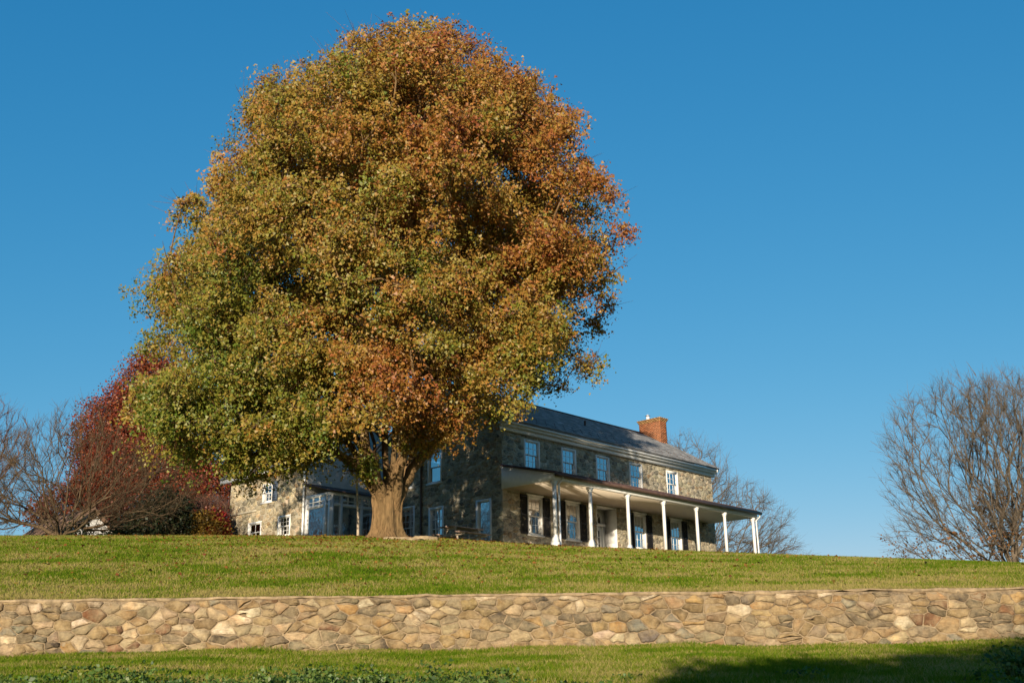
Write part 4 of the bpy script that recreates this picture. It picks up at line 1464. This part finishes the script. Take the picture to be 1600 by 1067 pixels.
def bush(name, label, base, ells, n, m, seed, pal, size, spread=0.16, cat='shrub', group=None, stems=9, mat=None):
    rng = np.random.default_rng(seed)
    bz = float(terrain(base[0], base[1]))
    b = np.array((base[0], base[1], bz))
    T = empty(name, tuple(b)); tag(T, label, cat, group)
    tg = ell_targets([(b + np.array(c), r) for c, r in ells], n, rng, 0.25)
    tg = tg[tg[:, 2] > bz + 0.05]
    sk = Skeleton(b + np.array((0, 0, -0.2)))
    for s in range(stems):
        th = s * 6.283 / stems + rng.normal() * 0.2
        rr = np.mean([e[1][0] for e in ells]) * 0.5
        hh = max(e[0][2] for e in ells) * 0.7
        sk.path(0, [b + np.array((math.cos(th) * rr * f, math.sin(th) * rr * f, hh * f)) for f in (0.15, 0.4, 0.7, 1.0)])
    sk.grow(tg[np.argsort(np.linalg.norm(tg - b, axis=1))], 0.3, rng, 0.9, 1)
    sk.radii(0.006, 0.42)
    V, Q = sk.mesh()
    mesh_np('stems', V - b, Q, np.full(len(Q), 4), mat or M['twig'], T, None, True)
    rid = np.repeat(np.arange(len(tg)), m)
    P = tg[rid] + rng.normal(size=(len(rid), 3)) * spread
    lV, lQ = leaves(P, size, rng, 0.4)
    hcl = rng.random(len(tg)) * 0.6
    C = palette(hcl[rid] + rng.random(len(rid)) * 0.4, np.array(pal)) * rng.uniform(0.7, 1.3, size=(len(rid), 1))
    mesh_np('crown', lV - b, lQ, np.full(len(rid), 4), M['leaf'], T, np.repeat(C, 4, axis=0))['kind'] = 'stuff'
    return T


EVER = [(0.012, 0.020, 0.008), (0.022, 0.034, 0.012), (0.04, 0.05, 0.018), (0.075, 0.055, 0.025)]
GOLD = [(0.12, 0.085, 0.012), (0.22, 0.13, 0.015), (0.25, 0.16, 0.03)]
CRIM = [(0.11, 0.008, 0.010), (0.24, 0.018, 0.018), (0.22, 0.04, 0.02)]
WEED = [(0.03, 0.065, 0.012), (0.055, 0.11, 0.016), (0.10, 0.16, 0.025), (0.17, 0.19, 0.04)]


def build_shrubs():
    bush('evergreen_shrub', 'dark evergreen shrub in front of the white outbuilding wall', (-20.2, 57.5), [((0, 0, 1.5), (1.2, 1.2, 1.6))], 420, 16, 31, EVER, 0.13)
    bush('evergreen_shrub', 'broad dark evergreen shrub in the middle behind the lawn crest', (-18.3, 57.0), [((0, 0, 2.2), (1.85, 1.5, 2.1))], 620, 20, 32, EVER, 0.13)
    bush('evergreen_shrub', 'low dark evergreen shrub beside the bare tree', (-21.3, 58.0), [((0, 0, 1.0), (1.2, 1.1, 1.3))], 230, 13, 33, EVER, 0.13)
    bush('evergreen_shrub', 'thin dark shrub right before the white gable of the outbuilding', (-23.2, 58.0), [((0, 0, 1.5), (1.1, 1.0, 1.5))], 170, 12, 37, EVER, 0.12)
    bush('golden_shrub', 'rounded gold brown shrub near the wing corner', (-16.1, 57.2), [((0, 0, 1.6), (1.2, 1.0, 1.6))], 420, 26, 34, GOLD, 0.10, 0.14)
    bush('crimson_shrub', 'bright crimson shrub against the corner of the stone wing', (-15.55, 57.2), [((0, 0, 1.9), (0.55, 0.5, 1.2))], 150, 22, 35, CRIM, 0.12, 0.14)
    bare_tree('twiggy_shrub', 'leafless arching reddish shrub above the golden shrub', (-16.5, 58.6), [((0, 0, 3.1), (1.9, 1.4, 1.2))], [[(0.5, 0, 1.6), (1.2, 0, 3.0)], [(-0.5, 0, 1.6), (-1.2, 0, 3.0)]], 420, 36, M['twig_red'], tip=0.008, twigs=6, twl=0.45, cat='shrub')


build_shrubs()


# ------------------------------------------------------------------ outbuilding beyond the crest on the left
def build_outbuilding():
    H = empty('outbuilding', (-26.9, 60.0, 5.8), HOUSE_ROT)
    tag(H, 'white outbuilding with brown shingled roof half hidden behind the bare tree', 'outbuilding')
    L, Wd, E, Rz = 5.2, 7.4, 1.5, 4.5
    # gable wall faces the front right, roof falls towards the front left
    op = [(1.0, 1.9, 0.4, 1.5)]
    wall_sheet('gable_wall', 0, Wd, -3.0, E, [], M['white'], H, (0, 0, 0), 0, gable=(Wd / 2, Rz - 0.1))
    wall_sheet('side_wall', -L, 0, -3.0, E, [], M['white'], H, (0, 0, 0), -math.pi / 2)
    wall_sheet('rear_gable', -Wd, 0, -3.0, E, [], M['white'], H, (0, L, 0), math.pi, gable=(-Wd / 2, Rz - 0.1))
    wall_sheet('far_wall', 0, L, -3.0, E, [], M['white'], H, (Wd, 0, 0), math.pi / 2)
    rf = MB()
    for s in (0, 1):
        e = -0.5 if s == 0 else Wd + 0.5
        ze = E - 0.3
        rf.add([(e, -0.4, ze), (e, L + 0.4, ze), (Wd / 2, L + 0.4, Rz + 0.1), (Wd / 2, -0.4, Rz + 0.1), (e, -0.4, ze - 0.14), (e, L + 0.4, ze - 0.14), (Wd / 2, L + 0.4, Rz - 0.05), (Wd / 2, -0.4, Rz - 0.05)],
               [(0, 3, 2, 1), (4, 5, 6, 7), (0, 1, 5, 4), (0, 4, 7, 3), (1, 2, 6, 5)])
    roof = rf.build('roof', M['barn_roof'], H)
    sm = MB()
    for i in range(12):
        y = -0.35 + i * (L + 0.7) / 11
        k = (Rz + 0.1 - (E - 0.3)) / (Wd / 2 + 0.5)
        sm.add([(-0.5, y - 0.03, E - 0.3), (-0.5, y + 0.03, E - 0.3), (Wd / 2, y + 0.03, Rz + 0.1), (Wd / 2, y - 0.03, Rz + 0.1), (-0.5, y - 0.03, E - 0.24), (-0.5, y + 0.03, E - 0.24), (Wd / 2, y + 0.03, Rz + 0.16), (Wd / 2, y - 0.03, Rz + 0.16)],
               [(4, 7, 6, 5), (0, 4, 5, 1), (1, 5, 6, 2), (3, 7, 4, 0)])
    sm.build('roof_battens', M['barn_roof'], roof)['kind'] = 'stuff'


build_outbuilding()


# ------------------------------------------------------------------ small things on the lawn
def build_small():
    rng = np.random.default_rng(44)
    # picnic table on the crest
    x, y = -2.35, 48.0
    z = float(terrain(x, y))
    T = empty('picnic_table', (x, y, z + 0.34), HOUSE_ROT)
    tag(T, 'weathered reddish wooden picnic table between the maple and the gable door', 'picnic table')
    for i in range(5):
        b = MB(); b.box(-1.0, 1.0, -0.37 + i * 0.15, -0.232 + i * 0.15, 0.70, 0.74); b.build('table_plank', M['wood'], T)
    for s in (-1, 1):
        for i in range(2):
            b = MB(); y0 = s * 0.72 + (i - 1) * 0.145; b.box(-1.0, 1.0, y0, y0 + 0.138, 0.42, 0.46); b.build('bench_plank', M['wood'], T)
    for xx in (-0.7, 0.7):
        b = MB(); b.box(xx - 0.02, xx + 0.02, -0.85, 0.85, 0.32, 0.418); b.build('bench_rail', M['pale_wood'], T)
        b = MB(); b.box(xx - 0.02, xx + 0.02, -0.36, 0.36, 0.60, 0.698); b.build('top_rail', M['pale_wood'], T)
        for s in (-1, 1):
            b = MB()
            b.add([(xx + 0.022, s * 0.22 - 0.05, 0.69), (xx + 0.022, s * 0.22 + 0.05, 0.69), (xx + 0.022, s * 0.66 + 0.05, -0.4), (xx + 0.022, s * 0.66 - 0.05, -0.4),
                   (xx + 0.062, s * 0.22 - 0.05, 0.69), (xx + 0.062, s * 0.22 + 0.05, 0.69), (xx + 0.062, s * 0.66 + 0.05, -0.4), (xx + 0.062, s * 0.66 - 0.05, -0.4)],
                  [(0, 1, 2, 3), (4, 7, 6, 5), (0, 4, 5, 1), (2, 6, 7, 3), (0, 3, 7, 4), (1, 5, 6, 2)])
            b.build('leg', M['pale_wood'], T)
    # flat stones at the foot of the maple
    for (x, y, a, b_, hgt, lab) in ((-4.1, 38.95, 0.7, 0.5, 0.05, 'pale flat stone against the foot of the maple trunk'), (-3.25, 39.2, 0.55, 0.45, 0.09, 'rightmost flat stone slab near the maple, towards the picnic table'),
                                    (-3.6, 38.5, 0.4, 0.3, 0.05, 'smallest flat stone in the grass before the maple')):
        z = float(terrain(x, y))
        n = 11
        th = np.sort(rng.uniform(0, 6.283, n))
        r = rng.uniform(0.8, 1.1, n)
        ring = np.stack((np.cos(th) * a * r, np.sin(th) * b_ * r), 1)
        V = np.vstack((np.c_[ring, np.full(n, -0.15)], np.c_[ring * 0.98, np.full(n, hgt * 0.75)], np.c_[ring * 0.88, hgt + rng.normal(size=n) * 0.012], [[0, 0, hgt + 0.01]]))
        Fc = []
        for k in range(2):
            for i in range(n):
                j = (i + 1) % n; Fc.append((k * n + i, k * n + j, (k + 1) * n + j, (k + 1) * n + i))
        for i in range(n): Fc.append((2 * n + i, 2 * n + (i + 1) % n, 3 * n))
        o = mesh_np('flat_stone', V, [q for f in Fc for q in f], [len(f) for f in Fc], M['wall_stone'], None, np.tile((0.33, 0.26, 0.17), (len(V), 1)))
        o.location = (x, y, z); tag(o, lab, 'stone')
    # thin pole before the sunroom
    x, y = -6.17, 43.0
    z = float(terrain(x, y))
    mb = MB(); mb.tube([(0, 0, -0.3), (-0.02, 0, 0.9), (-0.08, 0, 1.8), (-0.13, 0.02, 2.7)], [0.055, 0.05, 0.045, 0.04], 8)
    o = mb.build('wooden_pole', M['pale_wood'], None, True); o.location = (x, y, z); tag(o, 'thin leaning wooden pole before the glazed sunroom', 'pole')


build_small()


# ------------------------------------------------------------------ grass, fallen leaves, weeds
def blades(P, h, w, rng, lean=0.45):
    n = len(P)
    th = rng.uniform(0, 6.283, n)
    s = np.stack((np.cos(th), np.sin(th), np.zeros(n)), 1)
    ld = rng.normal(size=(n, 3)) * lean; ld[:, 2] = 1.0
    hh = (h * rng.uniform(0.55, 1.35, n))[:, None]
    ww = (w * rng.uniform(0.7, 1.3, n))[:, None]
    V = np.stack((P - s * ww, P + s * ww, P + ld * hh), 1).reshape(-1, 3)
    return V, np.arange(n * 3).reshape(n, 3)


def build_grass():
    rng = np.random.default_rng(77)
    def scatter(n, y0, y1, half, xoff=0.0, pw=1.0):
        y = y0 + (y1 - y0) * rng.random(n) ** pw
        x = (rng.random(n) * 2 - 1) * (y * half + 1.0) + xoff
        return x, y
    # upper lawn
    x, y = scatter(430000, 25.46, 47.0, 0.53, 0, 1.1)
    hx, hy = x + 0.564, y - 50.0
    ca, sa = math.cos(HOUSE_ROT), math.sin(HOUSE_ROT)
    lu, lv = hx * ca + hy * sa, -hx * sa + hy * ca
    ok = ~((lu > -0.2) & (lv > -3.4)) & (((x + 4.7) ** 2 + (y - 40) ** 2) > 0.9)
    x, y = x[ok], y[ok]
    P = np.stack((x, y, terrain(x, y) - 0.005), 1)
    V, T = blades(P, np.where(y < 26.2, 0.075, 0.062), 0.011, rng)
    mesh_np('lawn_grass', V, T, np.full(len(T), 3), M['grass'], None, None, False, np.repeat(rng.random(len(P)), 3))['kind'] = 'stuff'
    tag(bpy.data.objects['lawn_grass'], 'mown green and straw coloured lawn on the slope above the wall', 'grass')
    # verge below the wall
    x, y = scatter(230000, 14.0, 24.95, 0.52, 0, 0.75)
    tall = np.clip((y - 24.55) / 0.35, 0, 1)
    P = np.stack((x, y, terrain(x, y) - 0.005), 1)
    clump = np.clip(fbm(P * np.array((1, 1, 0)), np.random.default_rng(8), 1.5, 3), 0, 1)
    h = 0.07 + 0.10 * tall * clump + 0.12 * np.clip((19.0 - y) / 2.0, 0, 1) * (0.2 + clump)
    V, T = blades(P, h, 0.011, rng, 0.6)
    o = mesh_np('verge_grass', V, T, np.full(len(T), 3), M['grass'], None, None, False, np.repeat(rng.random(len(P)) * 0.9, 3))
    tag(o, 'rough grass verge at the foot of the stone wall', 'grass', kind='stuff')
    n = 16000
    x = rng.uniform(-16, 16, n); y = 25.42 + np.abs(rng.normal(size=n)) * 0.10
    P = np.stack((x, y, np.maximum(terrain(x, y), 2.05 - 0.0053 * x) - 0.01), 1)
    cl = np.clip(fbm(P * np.array((1, 0, 0)), np.random.default_rng(4), 2.0, 3) + 0.45, 0.1, 1)
    V, T = blades(P, 0.10 * cl, 0.009, rng, 0.7)
    o = mesh_np('edge_grass', V, T, np.full(len(T), 3), M['grass'], None, None, False, np.repeat(rng.random(len(P)), 3))
    tag(o, 'uncut grass fringe along the top of the stone wall', 'grass', kind='stuff')
    # fallen leaves
    n = 6500
    y = 26.0 + 19 * rng.random(n) ** 0.6
    x = -4.5 + rng.normal(size=n) * 7.5
    ok = (np.abs(x) < y * 0.5)
    x, y = x[ok], y[ok]
    P = np.stack((x, y, terrain(x, y) + 0.055), 1)
    V, Q = leaves(P, 0.075, rng, 1.5, bias=(0, -0.2, 1.0))
    C = palette(rng.uniform(0.35, 0.9, len(P))) * rng.uniform(0.4, 1.1, size=(len(P), 1))
    o = mesh_np('fallen_leaves', V, Q, np.full(len(Q), 4), M['leaf'], None, np.repeat(C, 4, axis=0))
    tag(o, 'scattered orange and brown fallen maple leaves on the lawn', 'leaves', kind='stuff')


build_grass()


def weed(base, height, nstem, seed, label, group=None):
    rng = np.random.default_rng(seed)
    b = np.array((base[0], base[1], float(terrain(base[0], base[1]))))
    T = empty('weed_plant', tuple(b)); tag(T, label, 'weed', group)
    st = MB(); P, Nn = [], []
    for s in range(nstem):
        th = rng.uniform(0, 6.283); sp = rng.uniform(0.05, 0.45)
        p0 = np.array((rng.normal() * 0.12, rng.normal() * 0.12, -0.05))
        hh = height * rng.uniform(0.6, 1.15)
        tip = p0 + np.array((math.cos(th) * sp, math.sin(th) * sp, hh))
        mid = (p0 + tip) / 2 + np.array((0, 0, 0.08))
        st.tube([tuple(p0), tuple(mid), tuple(tip)], [0.006, 0.005, 0.003], 4)
        for k in range(int(hh / 0.014)):
            t = rng.uniform(0.15, 1.0)
            q = (1 - t) ** 2 * p0 + 2 * t * (1 - t) * mid + t * t * tip
            P.append(q + rng.normal(size=3) * np.array((0.09, 0.09, 0.04)))
    st.build('stems', simple_weed, T)
    P = np.array(P)
    V, Q = leaves(P, 0.072, rng, 0.9, bias=(-0.1, -0.4, 0.8))
    C = palette(rng.random(len(P)), np.array(WEED)) * rng.uniform(0.75, 1.25, size=(len(P), 1))
    mesh_np('foliage', V, Q, np.full(len(Q), 4), M['leaf'], T, np.repeat(C, 4, axis=0))['kind'] = 'stuff'


simple_weed = simple('weed_stem', (0.07, 0.10, 0.025), 0.8, 0.2, 9.0)


def build_weeds():
    rng = np.random.default_rng(99)
    single = [((-3.2, 17.3), 0.30, 12, 'leafy weed standing alone left of the bottom centre'), ((7.75, 17.5), 0.50, 15, 'tallest yellowish weed at the bottom right in the shade')]
    for i, (b, h, n, lab) in enumerate(single):
        weed(b, h, n, 300 + i, lab)
    # the low cover between them is one mass
    n = 620
    x = np.where(rng.random(n) < 0.82, rng.uniform(-3.4, 9.2, n), rng.uniform(-8, -3, n))
    y = rng.uniform(15.6, 17.7, n) - 0.5 * np.abs(rng.normal(size=n))
    dens = fbm(np.stack((x, y, 0 * x), 1), np.random.default_rng(2), 1.1, 3)
    ok = dens > -0.15
    x, y = x[ok], y[ok]
    hh = rng.uniform(0.14, 0.42, len(x)) * (0.7 + 0.5 * np.clip(dens[ok], 0, 1))
    m = 55
    id_ = np.repeat(np.arange(len(x)), m)
    t = rng.random(len(id_))
    P = np.stack((x[id_] + rng.normal(size=len(id_)) * 0.13, y[id_] + rng.normal(size=len(id_)) * 0.13, terrain(x, y)[id_] + t * hh[id_]), 1)
    V, Q = leaves(P, 0.055, rng, 0.9, bias=(-0.1, -0.4, 0.8))
    hcl = rng.random(len(x)) * 0.7
    C = palette(hcl[id_] + rng.random(len(id_)) * 0.3, np.array(WEED)) * rng.uniform(0.7, 1.25, size=(len(id_), 1))
    o = mesh_np('weed_cover', V, Q, np.full(len(Q), 4), M['leaf'], None, np.repeat(C, 4, axis=0))
    tag(o, 'low tangle of dark leafy weeds along the bottom edge', 'weeds', kind='stuff')


build_weeds()


# ------------------------------------------------------------------ trees behind the viewer, whose shadows lie on the verge at the right
def build_rear_trees():
    G = [(0.05, 0.08, 0.015), (0.10, 0.11, 0.02), (0.20, 0.12, 0.03)]
    specs = [((0.3, -12.0), [((0, 0, 6.0), (2.6, 2.4, 2.2))], 'round leafy tree behind the viewer, nearest the road'),
             ((3.9, -11.0), [((0, 0, 6.2), (2.6, 2.4, 2.3))], 'round leafy tree behind the viewer, second from the road'),
             ((6.6, -9.0), [((0, 0, 6.3), (2.4, 2.4, 2.4))], 'round leafy tree behind the viewer beside the tallest one'),
             ((8.3, -11.5), [((0, 0, 8.4), (2.1, 2.1, 2.4))], 'tallest leafy tree behind the viewer at the far right')]
    for i, (b, e, lab) in enumerate(specs):
        bare_tree('roadside_tree', lab, b, e, [[(0.2, 0, 3), (0.4, 0, 6)], [(-0.4, 0.2, 3), (-1.2, 0.3, 6)], [(0.5, 0.3, 3), (1.3, 0.2, 6)]], 260, 400 + i, M['twig'], tip=0.02, twigs=3, trunk_h=1.8,
                  leaf=(60, 30, (0.4, 0.4, 0.35)), leaf_col=G, leaf_size=0.22, group='trees behind the viewer')


build_rear_trees()
